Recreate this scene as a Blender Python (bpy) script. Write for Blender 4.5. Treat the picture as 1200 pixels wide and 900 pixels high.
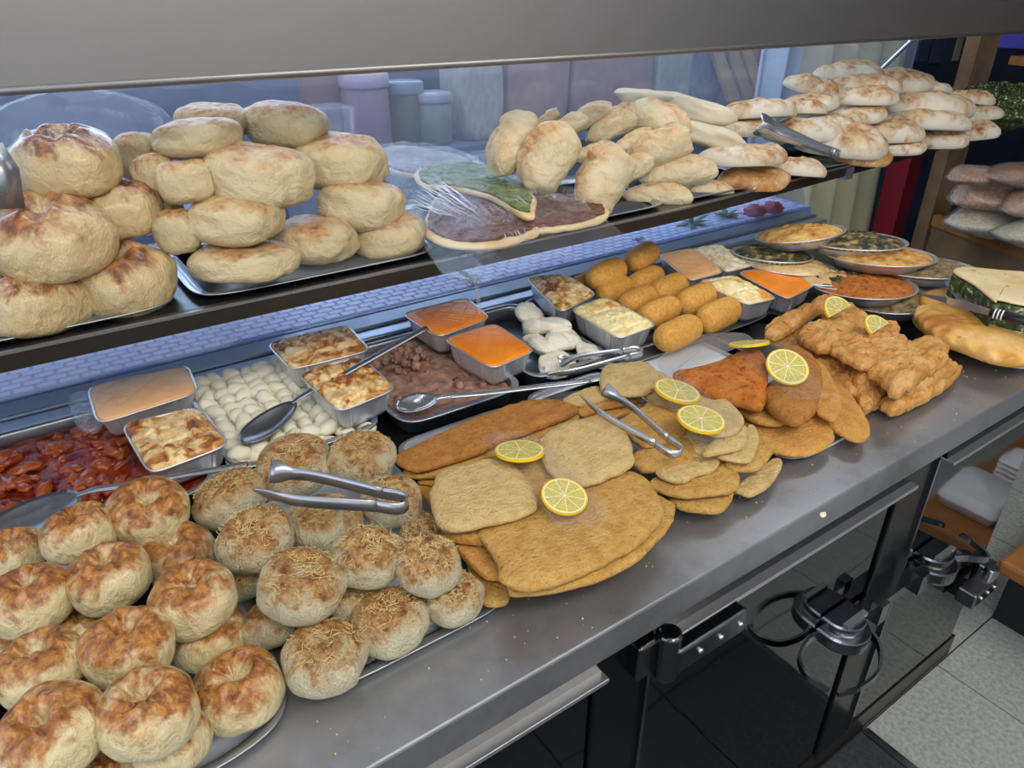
import bpy, math, random
from mathutils import Vector, noise, Matrix
random.seed(7)
PI = math.pi
SC = bpy.context.scene
for o in list(bpy.data.objects): bpy.data.objects.remove(o)
COL = SC.collection
# ------------------------------------------------------------------ camera
F = 848.0; PITCH = math.radians(28.5); HEAD = math.radians(55.5); CZ = 1.55
cd = bpy.data.cameras.new('camera'); cam = bpy.data.objects.new('camera', cd); COL.objects.link(cam)
cam.location = (0, 0, CZ); cam.rotation_euler = (PI/2 - PITCH, 0, HEAD - PI/2)
cd.sensor_width = 36; cd.lens = F/1200*36; cd.clip_start = .02
SC.camera = cam
# ------------------------------------------------------------------ light
w = bpy.data.worlds.new('sky'); SC.world = w; w.use_nodes = True
bg = w.node_tree.nodes['Background']; bg.inputs[0].default_value = (.62, .76, 1, 1); bg.inputs[1].default_value = 1.2
def area(name, loc, target, sx, sy, power, color):
    l = bpy.data.lights.new(name, 'AREA'); l.shape = 'RECTANGLE'; l.size = sx; l.size_y = sy
    l.energy = power; l.color = color
    o = bpy.data.objects.new(name, l); COL.objects.link(o); o.location = loc
    o.rotation_euler = (Vector(target)-Vector(loc)).to_track_quat('-Z', 'Y').to_euler(); return o
area('shopfront_daylight', (.8, 4.6, 2.3), (.8, 1.2, .9), 5.5, 2.2, 215, (.60, .76, 1))
area('ceiling_panel_light', (.5, -.5, 2.6), (.6, .7, .9), 2.6, .7, 38, (1, .93, .82))
area('side_fill_light', (-2.4, -.3, 1.7), (.6, .5, 1.0), 2.4, 2.0, 19, (.95, .97, 1))  # added soft fill from the left, behind the camera; no window is there
area('rear_fill_light', (1.2, -1.6, 1.6), (1.2, .6, 1.2), 4.5, 1.8, 15, (.96, .98, 1))  # added behind the camera to brighten steel and hood; no window is there
area('backdrop_fill_light', (1.6, 2.0, 2.7), (1.9, 2.5, 1.0), 3.5, .8, 40, (.85, .92, 1))  # added, unseen fill for the fronts of things beyond the glass
SC.view_settings.view_transform = 'Standard'; SC.view_settings.look = 'None'
SC.view_settings.gamma = 1; SC.view_settings.use_curve_mapping = False
SC.view_settings.exposure = .1
# ------------------------------------------------------------------ helpers
FW = Vector((math.cos(HEAD)*math.cos(PITCH), math.sin(HEAD)*math.cos(PITCH), -math.sin(PITCH)))
RT = Vector((math.sin(HEAD), -math.cos(HEAD), 0)); UP = RT.cross(FW); CC = Vector((0, 0, CZ))
def ray(px, py): return FW + RT*((px-600)/F) + UP*((450-py)/F)
def W(px, py, z):                       # point of the horizontal plane z seen at a pixel
    d = ray(px, py); return CC + d*((z-CZ)/d.z)
def WY(px, py, y):
    d = ray(px, py); return CC + d*(y/d.y)
def depth(p): return (Vector(p)-CC).dot(FW)
def nz(x, y, z=0): return noise.noise(Vector((x, y, z)))
def fb(x, y, z=0, o=3):
    s = 0; a = 1; f = 1
    for _ in range(o): s += a*noise.noise(Vector((x*f, y*f, z*f))); a *= .5; f *= 2.1
    return s
def mesh(name, v, f, m, smooth=True):
    me = bpy.data.meshes.new(name); me.from_pydata([tuple(p) for p in v], [], f)
    ms = m if isinstance(m, (list, tuple)) else [m]
    for q in ms: me.materials.append(q)
    if smooth: me.polygons.foreach_set('use_smooth', [True]*len(me.polygons))
    me.update(); return me
def tag(o, label=None, cat=None, group=None, kind=None):
    if label: o['label'] = label
    if cat: o['category'] = cat
    if group: o['group'] = group
    if kind: o['kind'] = kind
    return o
def put(name, me, loc=(0, 0, 0), rot=(0, 0, 0), sc=(1, 1, 1), parent=None, **k):
    o = bpy.data.objects.new(name, me); COL.objects.link(o)
    o.location = loc; o.rotation_euler = rot; o.scale = sc
    if parent: o.parent = parent
    return tag(o, **k)
def empty(name, loc=(0, 0, 0), rot=(0, 0, 0), **k):
    return put(name, None, loc, rot, **k)
def world_obj(name, v, f, m, parent=None, smooth=True, **k):
    # vertices in world space; the origin goes to the base of the thing
    v = [Vector(p) for p in v]
    if parent is None:
        c = sum(v, Vector())/len(v); c.z = min(p.z for p in v)
    else: c = parent.location.copy()
    if parent is not None:
        pm = parent.matrix_basis.inverted(); vv = [pm @ p for p in v]
    else: vv = [p-c for p in v]
    return put(name, mesh(name, vv, f, m, smooth), c if parent is None else (0, 0, 0), parent=parent, **k)
def boxv(x0, x1, y0, y1, z0, z1):
    v = [(x, y, z) for z in (z0, z1) for y in (y0, y1) for x in (x0, x1)]
    return v, [(0, 2, 3, 1), (4, 5, 7, 6), (0, 1, 5, 4), (2, 6, 7, 3), (0, 4, 6, 2), (1, 3, 7, 5)]
def bx(name, x0, x1, y0, y1, z0, z1, m, parent=None, bev=0, **k):
    v, f = boxv(x0, x1, y0, y1, z0, z1); o = world_obj(name, v, f, m, parent, False, **k)
    if bev:
        b = o.modifiers.new('b', 'BEVEL'); b.width = bev; b.segments = 2
    return o
def join(parts):
    V = []; Fc = []
    for v, f in parts:
        n = len(V); V += [Vector(p) for p in v]; Fc += [tuple(i+n for i in q) for q in f]
    return V, Fc
def loft(loops, cap0=True, cap1=True):
    n = len(loops[0]); V = [p for l in loops for p in l]; Fc = []
    for k in range(len(loops)-1):
        for i in range(n):
            j = (i+1) % n; Fc.append((k*n+i, k*n+j, (k+1)*n+j, (k+1)*n+i))
    if cap0: Fc.append(tuple(range(n-1, -1, -1)))
    if cap1: Fc.append(tuple((len(loops)-1)*n+i for i in range(n)))
    return V, Fc
def tube(pts, r, n=10):
    pts = [Vector(p) for p in pts]; loops = []
    for i, p in enumerate(pts):
        t = (pts[min(i+1, len(pts)-1)]-pts[max(i-1, 0)]).normalized()
        a = t.cross(Vector((0, 0, 1)));
        if a.length < .1: a = t.cross(Vector((0, 1, 0)))
        a.normalize(); b = t.cross(a); rr = r[i] if isinstance(r, (list, tuple)) else r
        loops.append([p+a*math.cos(2*PI*k/n)*rr+b*math.sin(2*PI*k/n)*rr for k in range(n)])
    return loft(loops)
def ribbon(pts, side, w, th):
    # flat strip: side = width direction (vector or list), w width list
    pts = [Vector(p) for p in pts]; loops = []
    for i, p in enumerate(pts):
        t = (pts[min(i+1, len(pts)-1)]-pts[max(i-1, 0)]).normalized()
        s = Vector(side[i] if isinstance(side, list) else side); s = (s-t*s.dot(t)).normalized(); n = t.cross(s)
        ww = (w[i] if isinstance(w, (list, tuple)) else w)/2
        loops.append([p+s*ww+n*th/2, p-s*ww+n*th/2, p-s*ww-n*th/2, p+s*ww-n*th/2])
    return loft(loops)
def smooth_path(p, n=6):
    p = [Vector(q) for q in p]; out = []
    for i in range(len(p)-1):
        a = p[max(i-1, 0)]; b = p[i]; c = p[i+1]; d = p[min(i+2, len(p)-1)]
        for k in range(n):
            t = k/n; out.append(.5*((2*b)+(c-a)*t+(2*a-5*b+4*c-d)*t*t+(3*b-a-3*c+d)*t**3))
    out.append(p[-1]); return out
def closed_path(p, N):
    p = [Vector(q) for q in p]; m = len(p); fine = []
    for i in range(m):
        a, b, c, d = p[i-1], p[i], p[(i+1) % m], p[(i+2) % m]
        for k in range(12):
            t = k/12; fine.append(.5*((2*b)+(c-a)*t+(2*a-5*b+4*c-d)*t*t+(3*b-a-3*c+d)*t**3))
    L = [0]
    for i in range(len(fine)): L.append(L[-1]+(fine[(i+1) % len(fine)]-fine[i]).length)
    out = []; j = 0
    for k in range(N):
        s = L[-1]*k/N
        while L[j+1] < s: j += 1
        t = (s-L[j])/max(L[j+1]-L[j], 1e-9); out.append(fine[j].lerp(fine[(j+1) % len(fine)], t))
    return out
def area2(p): return sum(p[i-1].x*p[i].y-p[i].x*p[i-1].y for i in range(len(p)))
def slab(out, th, N=72, R=14, amp=.0015, freq=55, jag=.012, edge=5, dome=0, zf=None, under=.5, low=0, seed=0, shape=None):
    # a flat lumpy piece with the outline `out` (world points), thickness th, its top at the outline's height
    p = closed_path(out, N)
    if area2(p) < 0: p.reverse()
    z0 = sum(q.z for q in p)/N; c = sum(p, Vector())/N
    S = seed*7.31
    p = [c+(q-c)*(1+jag*fb(q.x*45+S, q.y*45, S)) for q in p]
    V = [Vector((c.x, c.y, 0))]; Fc = []
    rs = [1-(1-(i+1)/R)**1.35 for i in range(R)]
    def top(q, s):
        e = (1-s**edge)
        z = z0-th+th*(under+(1-under)*(e**.5))+dome*(1-s*s)
        z += e**.5*(amp*fb(q.x*freq+S, q.y*freq, S, 3)+low*fb(q.x*9+S, q.y*9, 3.3+S, 2))
        if shape: z += shape(q, s)
        if zf: z += zf(q.x, q.y)
        return z
    V[0].z = top(V[0], 0)
    for s in rs:
        for q in p:
            r = c+(q-c)*s; V.append(Vector((r.x, r.y, top(r, s))))
    for sc, k in ((1.0, .28), (.985, .08), (.95, 0)):
        for q in p:
            r = c+(q-c)*sc; V.append(Vector((r.x, r.y, z0-th+th*k+(zf(r.x, r.y) if zf else 0))))
    n = N
    for i in range(n): Fc.append((0, 1+i, 1+(i+1) % n))
    L = R+3
    for k in range(L-1):
        for i in range(n):
            a = 1+k*n; b = a+n; j = (i+1) % n
            Fc.append((a+i, b+i, b+j, a+j))
    Fc.append(tuple(1+(L-1)*n+i for i in range(n-1, -1, -1)))
    return V, Fc
def pl(s, z, ox=0, oy=0, k=1):          # pixel outline on plane z
    n = [float(t) for t in s.replace(',', ' ').split()]
    return [W(ox+n[i]*k, oy+n[i+1]*k, z) for i in range(0, len(n), 2)]
def rquad(cs, n=40, r=.25):
    # rounded quadrilateral through 4 corners
    out = []
    for k in range(n):
        a = 2*PI*(k+.5)/n; c, s = math.cos(a), math.sin(a); p = 2/r if r else 8
        e = 2/7. if r == .25 else r
        u = abs(c)**e*(1 if c > 0 else -1); v = abs(s)**e*(1 if s > 0 else -1)
        m = max(abs(u), abs(v)); fu = (u+1)/2; fv = (v+1)/2
        out.append(cs[0]*(1-fu)*(1-fv)+cs[1]*fu*(1-fv)+cs[2]*fu*fv+cs[3]*(1-fu)*fv)
    if area2(out) < 0: out.reverse()
    return out
def ins(l, k, z=None, dz=0):
    c = sum(l, Vector())/len(l)
    return [Vector((c.x+(p.x-c.x)*k, c.y+(p.y-c.y)*k, (p.z if z is None else z)+dz)) for p in l]
def insd(l, d, dz=0):
    c = sum(l, Vector())/len(l); o = []
    for p in l:
        r = (p-c); r.z = 0; L = r.length; q = c+r*max(0, (L-d)/L); o.append(Vector((q.x, q.y, p.z+dz)))
    return o
def rect(x0, x1, y0, y1, z): return [Vector((x0, y0, z)), Vector((x1, y0, z)), Vector((x1, y1, z)), Vector((x0, y1, z))]
# ------------------------------------------------------------------ materials
def new_mat(name):
    m = bpy.data.materials.new(name); m.use_nodes = True; nt = m.node_tree; return m, nt, nt.nodes['Principled BSDF']
def nd(nt, t, **k):
    n = nt.nodes.new(t)
    for a, b in k.items(): setattr(n, a, b)
    return n
def lin(c):
    if isinstance(c, str):
        c = [int(c[i:i+2], 16)/255 for i in (0, 2, 4)]; c = [x/12.92 if x <= .04045 else ((x+.055)/1.055)**2.4 for x in c]
    return (*c[:3], 1)
def coords(nt, kind='Object', rnd=True):
    tc = nd(nt, 'ShaderNodeTexCoord'); oi = nd(nt, 'ShaderNodeObjectInfo')
    v = nd(nt, 'ShaderNodeVectorMath', operation='MULTIPLY_ADD'); cmb = nd(nt, 'ShaderNodeCombineXYZ')
    for i in range(3): nt.links.new(oi.outputs['Random'], cmb.inputs[i])
    nt.links.new(cmb.outputs[0], v.inputs[0]); v.inputs[1].default_value = (13, 29, 37) if rnd else (0, 0, 0)
    nt.links.new(tc.outputs[kind], v.inputs[2]); return tc, v.outputs[0]
def noise_n(nt, vec, scale, detail=4, rough=.55, dist=0):
    n = nd(nt, 'ShaderNodeTexNoise'); n.inputs['Scale'].default_value = scale; n.inputs['Detail'].default_value = detail
    n.inputs['Roughness'].default_value = rough; n.inputs['Distortion'].default_value = dist; nt.links.new(vec, n.inputs['Vector']); return n.outputs['Fac']
def ramp(nt, fac, stops, interp='LINEAR'):
    r = nd(nt, 'ShaderNodeValToRGB'); r.color_ramp.interpolation = interp; e = r.color_ramp.elements
    while len(e) < len(stops): e.new(.5)
    for q, (p, c) in zip(e, stops): q.position = p; q.color = lin(c)
    nt.links.new(fac, r.inputs[0]); return r.outputs[0]
def mixc(nt, fac, a, b, bt='MIX'):
    m = nd(nt, 'ShaderNodeMix', data_type='RGBA', blend_type=bt)
    if isinstance(fac, float): m.inputs[0].default_value = fac
    else: nt.links.new(fac, m.inputs[0])
    for i, q in ((6, a), (7, b)):
        if isinstance(q, (str, tuple)): m.inputs[i].default_value = lin(q)
        else: nt.links.new(q, m.inputs[i])
    return m.outputs[2]
def math_n(nt, op, a, b=0.0, c=0.0, clamp=False):
    m = nd(nt, 'ShaderNodeMath', operation=op); m.use_clamp = clamp
    for i, q in enumerate((a, b, c)):
        if isinstance(q, (int, float)): m.inputs[i].default_value = q
        else: nt.links.new(q, m.inputs[i])
    return m.outputs[0]
def bump(nt, b, h, strength, dist=.002, prev=None):
    n = nd(nt, 'ShaderNodeBump'); n.inputs['Strength'].default_value = strength; n.inputs['Distance'].default_value = dist
    nt.links.new(h, n.inputs['Height'])
    if prev: nt.links.new(prev, n.inputs['Normal'])
    nt.links.new(n.outputs[0], b.inputs['Normal']); return n.outputs[0]
def food(name, stops, scale=20, rough=.55, bs=120, bstr=.4, bd=.001, spots=None, sscale=60, smask=(.6, .68), detail=7, sss=0, dist=0, rnd=True, spec=.4, coat=0):
    m, nt, b = new_mat(name); tc, v = coords(nt, rnd=rnd)
    c = ramp(nt, noise_n(nt, v, scale, detail, .6, dist), stops)
    if spots:
        k = ramp(nt, noise_n(nt, v, sscale, 3, .6), [(smask[0], '000000'), (smask[1], 'ffffff')]); c = mixc(nt, k, c, spots)
    nt.links.new(c, b.inputs['Base Color']); b.inputs['Roughness'].default_value = rough
    b.inputs['Specular IOR Level'].default_value = spec; b.inputs['Coat Weight'].default_value = coat; b.inputs['Coat Roughness'].default_value = .25
    bump(nt, b, noise_n(nt, v, bs, 4, .65), bstr, bd)
    if sss: b.inputs['Subsurface Weight'].default_value = sss; b.inputs['Subsurface Radius'].default_value = (.01, .006, .003); b.inputs['Subsurface Scale'].default_value = 1
    return m
def bun_mat(name, pale, gold, brown, lo, hi, rough=.42, patch=.55, unit=1., coat=0, fine=28, fstr=.3, dark='2e1408', amt=1.):
    # dough that is browned where its own crown is (local height), in blotches
    m, nt, b = new_mat(name); tc, v = coords(nt)
    sep = nd(nt, 'ShaderNodeSeparateXYZ'); nt.links.new(tc.outputs['Object'], sep.inputs[0])
    n1 = noise_n(nt, v, 1.6/unit, 4, .6, .6); n2 = noise_n(nt, v, 4.5/unit, 5, .65, .3)
    h = math_n(nt, 'ADD', math_n(nt, 'MULTIPLY', math_n(nt, 'SUBTRACT', n1, .5), 1.3*unit), sep.outputs[2])
    mr = nd(nt, 'ShaderNodeMapRange', interpolation_type='SMOOTHSTEP'); nt.links.new(h, mr.inputs[0]); mr.inputs[1].default_value = lo; mr.inputs[2].default_value = hi
    f = mr.outputs[0]
    c = mixc(nt, math_n(nt, 'MULTIPLY', f, .92*amt), ramp(nt, n2, [(.3, pale), (.75, pale)]), gold)
    g = math_n(nt, 'MULTIPLY', f, ramp(nt, n2, [(patch-.07, '000000'), (patch+.1, 'ffffff')]))
    c = mixc(nt, math_n(nt, 'MULTIPLY', g, .8*amt), c, brown)
    g2 = math_n(nt, 'MULTIPLY', f, ramp(nt, n2, [(patch+.12, '000000'), (patch+.2, 'ffffff')]))
    c = mixc(nt, math_n(nt, 'MULTIPLY', g2, .6*amt), c, dark)
    nt.links.new(c, b.inputs['Base Color']); b.inputs['Roughness'].default_value = rough; b.inputs['Coat Weight'].default_value = coat; b.inputs['Coat Roughness'].default_value = .2
    b.inputs['Specular IOR Level'].default_value = .45
    b.inputs['Subsurface Weight'].default_value = .04; b.inputs['Subsurface Radius'].default_value = (.02*unit, .012*unit, .006*unit); b.inputs['Subsurface Scale'].default_value = 1
    p = bump(nt, b, noise_n(nt, v, 3/unit, 5, .55, .5), .35, .05*unit)
    bump(nt, b, noise_n(nt, v, fine/unit, 4, .6), fstr, .012*unit, p)
    return m
def steel(name, col='b8bcc4', rough=.25, metal=1., sc=(4, 90, 4), bstr=.05, dirt=.12, dcol='6c6a66', coord='Object'):
    m, nt, b = new_mat(name); tc = nd(nt, 'ShaderNodeTexCoord'); mp = nd(nt, 'ShaderNodeMapping'); nt.links.new(tc.outputs[coord], mp.inputs[0]); mp.inputs['Scale'].default_value = sc
    n = noise_n(nt, mp.outputs[0], 6, 5, .7); n2 = noise_n(nt, tc.outputs[coord], 5, 5, .65)
    c = mixc(nt, math_n(nt, 'MULTIPLY', ramp(nt, n2, [(.45, '000000'), (.7, 'ffffff')]), dirt), col, dcol)
    nt.links.new(c, b.inputs['Base Color']); b.inputs['Metallic'].default_value = metal
    r = math_n(nt, 'ADD', math_n(nt, 'MULTIPLY', n, .18), math_n(nt, 'ADD', math_n(nt, 'MULTIPLY', n2, .14), rough-.16), 0, True)
    nt.links.new(r, b.inputs['Roughness']); bump(nt, b, n, bstr, .001); return m
def plain(name, col, rough=.5, metal=0., bstr=0, bs=40, var=None, vs=8, emit=0, alpha=1):
    m, nt, b = new_mat(name); b.inputs['Roughness'].default_value = rough; b.inputs['Metallic'].default_value = metal
    b.inputs['Base Color'].default_value = lin(col)
    tc = nd(nt, 'ShaderNodeTexCoord')
    if var: nt.links.new(ramp(nt, noise_n(nt, tc.outputs['Object'], vs, 5, .6), [(.35, col), (.65, var)]), b.inputs['Base Color'])
    if bstr: bump(nt, b, noise_n(nt, tc.outputs['Object'], bs, 4), bstr, .003)
    if emit: b.inputs['Emission Color'].default_value = lin(col); b.inputs['Emission Strength'].default_value = emit
    b.inputs['Alpha'].default_value = alpha
    return m
def film(name, tint='fdfeff', gloss=.12, rough=.12, wr=.6, ws=30, haze=.0, stretch=(1, 1, 1)):
    # clear plastic film: light goes straight through, the surface shines
    m, nt, b = new_mat(name); out = nt.nodes['Material Output']
    tr = nd(nt, 'ShaderNodeBsdfTransparent'); tr.inputs[0].default_value = lin(tint)
    gl = nd(nt, 'ShaderNodeBsdfGlossy'); gl.inputs['Roughness'].default_value = rough
    tc = nd(nt, 'ShaderNodeTexCoord'); mp = nd(nt, 'ShaderNodeMapping'); nt.links.new(tc.outputs['Object'], mp.inputs[0]); mp.inputs['Scale'].default_value = stretch
    h = noise_n(nt, mp.outputs[0], ws, 5, .6, 1.2)
    bp = nd(nt, 'ShaderNodeBump'); bp.inputs['Strength'].default_value = wr; bp.inputs['Distance'].default_value = .0035; nt.links.new(h, bp.inputs['Height']); nt.links.new(bp.outputs[0], gl.inputs['Normal'])
    lw = nd(nt, 'ShaderNodeLayerWeight'); lw.inputs[0].default_value = .2
    f = math_n(nt, 'ADD', math_n(nt, 'MULTIPLY', math_n(nt, 'POWER', lw.outputs['Facing'], 4.0), .35), gloss, 0, True)
    mx = nd(nt, 'ShaderNodeMixShader'); nt.links.new(f, mx.inputs[0]); nt.links.new(tr.outputs[0], mx.inputs[1]); nt.links.new(gl.outputs[0], mx.inputs[2])
    last = mx.outputs[0]
    if haze:
        df = nd(nt, 'ShaderNodeBsdfDiffuse'); df.inputs[0].default_value = lin('e8edf5'); m2 = nd(nt, 'ShaderNodeMixShader'); m2.inputs[0].default_value = haze
        nt.links.new(last, m2.inputs[1]); nt.links.new(df.outputs[0], m2.inputs[2]); last = m2.outputs[0]
    nt.links.new(last, out.inputs['Surface']); nt.nodes.remove(b); return m

M = {}
M['worktop'] = steel('brushed_worktop', 'a6a7aa', .34, .75, (1.5, 60, 4), .05, .5, '4c4a48')
M['hood'] = steel('hood_steel', '928e8a', .4, .9, (2, 4, 60), .02, .15, '7c7874')
M['tray'] = steel('tray_steel', 'b0b4ba', .3, .8, (8, 8, 8), .04, .2)
M['pan'] = steel('pan_steel', 'b4bac4', .3, .8, (20, 20, 20), .03, .2)
M['tool'] = steel('tool_steel', 'd4d6da', .2, .85, (10, 10, 10), .02, .1)
M['toolw'] = steel('worn_tool_steel', 'a2a4aa', .3, .85, (10, 10, 10), .08, .3)
M['ledge'] = steel('ledge_steel', 'aab6c6', .32, .75, (2, 30, 4), .05, .3, '7d8794')
M['rail'] = steel('rail_steel', '8d98a6', .4, .7, (2, 30, 4), .05, .3, '6d7680')
M['dark'] = plain('dark_recess', '15171b', .5)
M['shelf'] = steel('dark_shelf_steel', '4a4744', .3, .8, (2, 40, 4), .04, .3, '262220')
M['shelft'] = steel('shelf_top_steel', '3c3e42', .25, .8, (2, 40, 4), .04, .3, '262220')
M['door'] = None
M['post'] = plain('black_post', '0c0d10', .22, .3)
M['chrome'] = steel('chrome', '9fa0a2', .12, 1, (60, 60, 60), .25, .5, '2b2a28')
M['foil'] = steel('aluminium_foil', 'e2e4e8', .34, .72, (40, 40, 40), .25, .12)
M['paper'] = plain('white_paper', 'dfe3e8', .7, 0, .2, 20)
m, nt, b = new_mat('mirror_door'); b.inputs['Metallic'].default_value = 1; b.inputs['Base Color'].default_value = lin('55575b'); b.inputs['Roughness'].default_value = .05
tc = nd(nt, 'ShaderNodeTexCoord'); bump(nt, b, noise_n(nt, tc.outputs['Object'], 3.5, 2, .4), .15, .02); M['door'] = m
M['clear'] = film('clear_film', gloss=.02, rough=.12, wr=.4, ws=60, haze=.02)
M['wrap'] = film('cling_film', gloss=.05, rough=.05, wr=.5, ws=22, haze=.01, stretch=(1, 3, 3))
M['bag'] = film('milky_bag', gloss=.12, rough=.2, wr=.8, ws=22, haze=.09)
m, nt, b = new_mat('case_glass'); out = nt.nodes['Material Output']
tr = nd(nt, 'ShaderNodeBsdfTransparent'); tr.inputs[0].default_value = (.94, .97, 1, 1); gl = nd(nt, 'ShaderNodeBsdfGlossy'); gl.inputs['Roughness'].default_value = .03
lw = nd(nt, 'ShaderNodeLayerWeight'); lw.inputs[0].default_value = .3
mx = nd(nt, 'ShaderNodeMixShader'); nt.links.new(math_n(nt, 'ADD', math_n(nt, 'MULTIPLY', math_n(nt, 'POWER', lw.outputs['Facing'], 4.0), .6), .06, 0, True), mx.inputs[0]); nt.links.new(tr.outputs[0], mx.inputs[1]); nt.links.new(gl.outputs[0], mx.inputs[2])
df = nd(nt, 'ShaderNodeBsdfDiffuse'); df.inputs[0].default_value = lin('c4d2ee'); m2 = nd(nt, 'ShaderNodeMixShader'); m2.inputs[0].default_value = .16
nt.links.new(mx.outputs[0], m2.inputs[1]); nt.links.new(df.outputs[0], m2.inputs[2]); nt.links.new(m2.outputs[0], out.inputs['Surface']); nt.nodes.remove(b); M['glass'] = m
# food
M['knish'] = bun_mat('glazed_bun_crust', 'd8c798', 'bf7c22', '80400c', .06, .46, .3, .46, coat=.45)
M['cheesebun'] = bun_mat('cheese_bun_crust', 'ddd2ae', 'cc9648', '94501c', .05, .5, .6, .47, fine=16, fstr=.8, amt=.9)
M['bigbun'] = bun_mat('big_glazed_bun_crust', 'c8b080', 'b06c28', '5c240a', .14, .5, .28, .44, coat=.5)
M['loaf'] = bun_mat('pale_loaf_crust', 'c8b58c', 'bc8a50', '804018', .25, .75, .42, .52, coat=.1)
M['wrapd'] = bun_mat('folded_pastry_crust', 'd6c6a0', 'cc9a5a', '94501e', .0, .6, .45, .54, amt=.85)
M['flour'] = bun_mat('floured_pastry_crust', 'cec6b4', 'c8a878', '8f4e20', -.012, .016, .65, .5, unit=.07, fine=5, fstr=.7, amt=1)
M['sesame'] = food('sesame_crust', [(.3, 'd2be94'), (.5, 'e8dcc0'), (.7, 'f2ead8')], 90, .6, 220, .9, .002, '#c79a5a'[1:], 260, (.62, .7))
M['schn'] = food('breadcrumb_crust', [(.3, 'c08d3e'), (.5, 'd2a255'), (.72, 'deb56c')], 60, .75, 230, 1., .006, 'b27c33', 200, (.58, .7))
M['schnl'] = food('light_breadcrumb_crust', [(.3, 'cda765'), (.5, 'dbbc7e'), (.72, 'e4ca90')], 60, .75, 230, 1., .006, 'bd8f4b', 200, (.6, .72))
M['schnd'] = food('dark_breadcrumb_crust', [(.3, 'a86a2c'), (.5, 'bd7e38'), (.72, 'c98f47')], 60, .75, 230, 1., .006, '8f5420', 200, (.58, .7))
M['schnr'] = food('reddish_breadcrumb_crust', [(.3, 'b9611c'), (.5, 'd07a2c'), (.72, 'dd9446')], 60, .75, 230, 1., .006, '9a4a16', 90, (.56, .68))
M['schno'] = food('orange_breadcrumb_crust', [(.3, 'cf8e3c'), (.5, 'dfa352'), (.72, 'e9b568')], 60, .75, 230, 1., .006, 'c2782c', 120, (.6, .7))
M['chick'] = food('battered_chicken', [(.25, 'b4762e'), (.5, 'd39a52'), (.72, 'e4b878')], 26, .6, 130, 1., .006, '9e5c24', 60, (.6, .72))
M['croq'] = food('roll_crust', [(.3, 'c98a34'), (.5, 'dca04a'), (.7, 'e8b563')], 9, .6, 260, .6, .001, 'b8782c', 140, (.62, .72))
M['gnocchi'] = food('potato_dough', [(.3, 'e8dfc2'), (.7, 'f6f1de')], 30, .45, 120, .3, .001, sss=.1)
M['dump'] = food('boiled_dough', [(.3, 'ece2c6'), (.6, 'f8f2e2')], 18, .4, 60, .5, .002, 'a8703c', 22, (.62, .72), sss=.1)
M['sauce'] = food('red_stew', [(.3, '4a0e06'), (.5, '7c200c'), (.68, '963c14')], 26, .3, 60, .8, .006, 'a8602c', 60, (.62, .7), coat=.15)
M['chunk'] = food('stewed_chunk', [(.3, '7a220c'), (.6, 'a04e20')], 40, .3, 120, .6, .002, coat=.3)
M['meat'] = food('brown_mince', [(.3, '7c5444'), (.5, 'a07864'), (.7, 'ba9684')], 60, .6, 160, .9, .003, '54301f', 40, (.62, .7))
M['orange'] = food('orange_filling', [(.3, 'ee7e14'), (.7, 'f8982c')], 18, .35, 120, .35, .001, coat=.1)
M['brownor'] = food('baked_orange_filling', [(.3, 'e6a464'), (.6, 'f2bc84'), (.8, 'c47c42')], 14, .45, 160, .4, .001)
M['lattice'] = food('browned_cheese_top', [(.36, '7c3f1c'), (.46, 'b57838'), (.54, 'e3bd7e'), (.66, 'efdcae')], 26, .4, 80, .7, .003, dist=1.0, coat=.1)
M['palec'] = food('pale_cheese_top', [(.34, 'd9964a'), (.45, 'f0dc9c'), (.7, 'f6ebc0')], 22, .45, 90, .7, .003, dist=.6)
M['grated'] = food('grated_cheese_top', [(.34, 'd39a52'), (.48, 'ecdfb4'), (.7, 'f6f0d8')], 60, .6, 160, 1., .004)
M['yellow'] = food('crumbly_golden_top', [(.34, 'a8622a'), (.5, 'd8a252'), (.7, 'ecc988')], 40, .6, 110, 1., .004)
M['greygr'] = food('herb_brown_top', [(.34, '4a4028'), (.5, '857250'), (.7, 'b29c70')], 50, .55, 120, 1., .004)
M['darkh'] = food('dark_herb_top', [(.34, '20261a'), (.5, '4c4c34'), (.68, 'c8a468')], 45, .5, 110, 1., .004)
M['zaatar'] = food('green_herb_top', [(.34, '3f4a1c'), (.5, '62702c'), (.7, '8a8a4c')], 60, .6, 160, 1., .003)
M['mince'] = food('minced_meat_top', [(.34, '34160c'), (.5, '623220'), (.7, '8c5a44')], 70, .35, 150, 1., .004)
M['bread'] = food('flat_bread', [(.3, 'c9985a'), (.5, 'dcbc84'), (.7, 'e8d0a0')], 12, .55, 90, .4, .002)
M['golden'] = food('golden_pastry', [(.34, 'b87428'), (.5, 'dea650'), (.7, 'ecc480')], 12, .38, 50, .5, .003, '8e4e1c', 24, (.64, .74), coat=.2)
M['spinach'] = food('spinach_filling', [(.36, '1a2412'), (.5, '34441f'), (.6, '5c6a3a'), (.7, 'e3e0c4')], 90, .5, 100, 1., .004)
M['pulp'] = None
def lemon_mat():
    m, nt, b = new_mat('lemon_pulp'); tc = nd(nt, 'ShaderNodeTexCoord'); v = tc.outputs['Object']
    sep = nd(nt, 'ShaderNodeSeparateXYZ'); nt.links.new(v, sep.inputs[0])
    n = noise_n(nt, v, 9, 3); c = ramp(nt, n, [(.3, 'd8c24c'), (.7, 'ece08c')])
    nt.links.new(c, b.inputs['Base Color']); b.inputs['Roughness'].default_value = .22; b.inputs['Subsurface Weight'].default_value = .2
    b.inputs['Subsurface Radius'].default_value = (.3, .3, .1)
    bump(nt, b, noise_n(nt, v, 14, 3), .5, .05); return m
M['pulp'] = lemon_mat()
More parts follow.
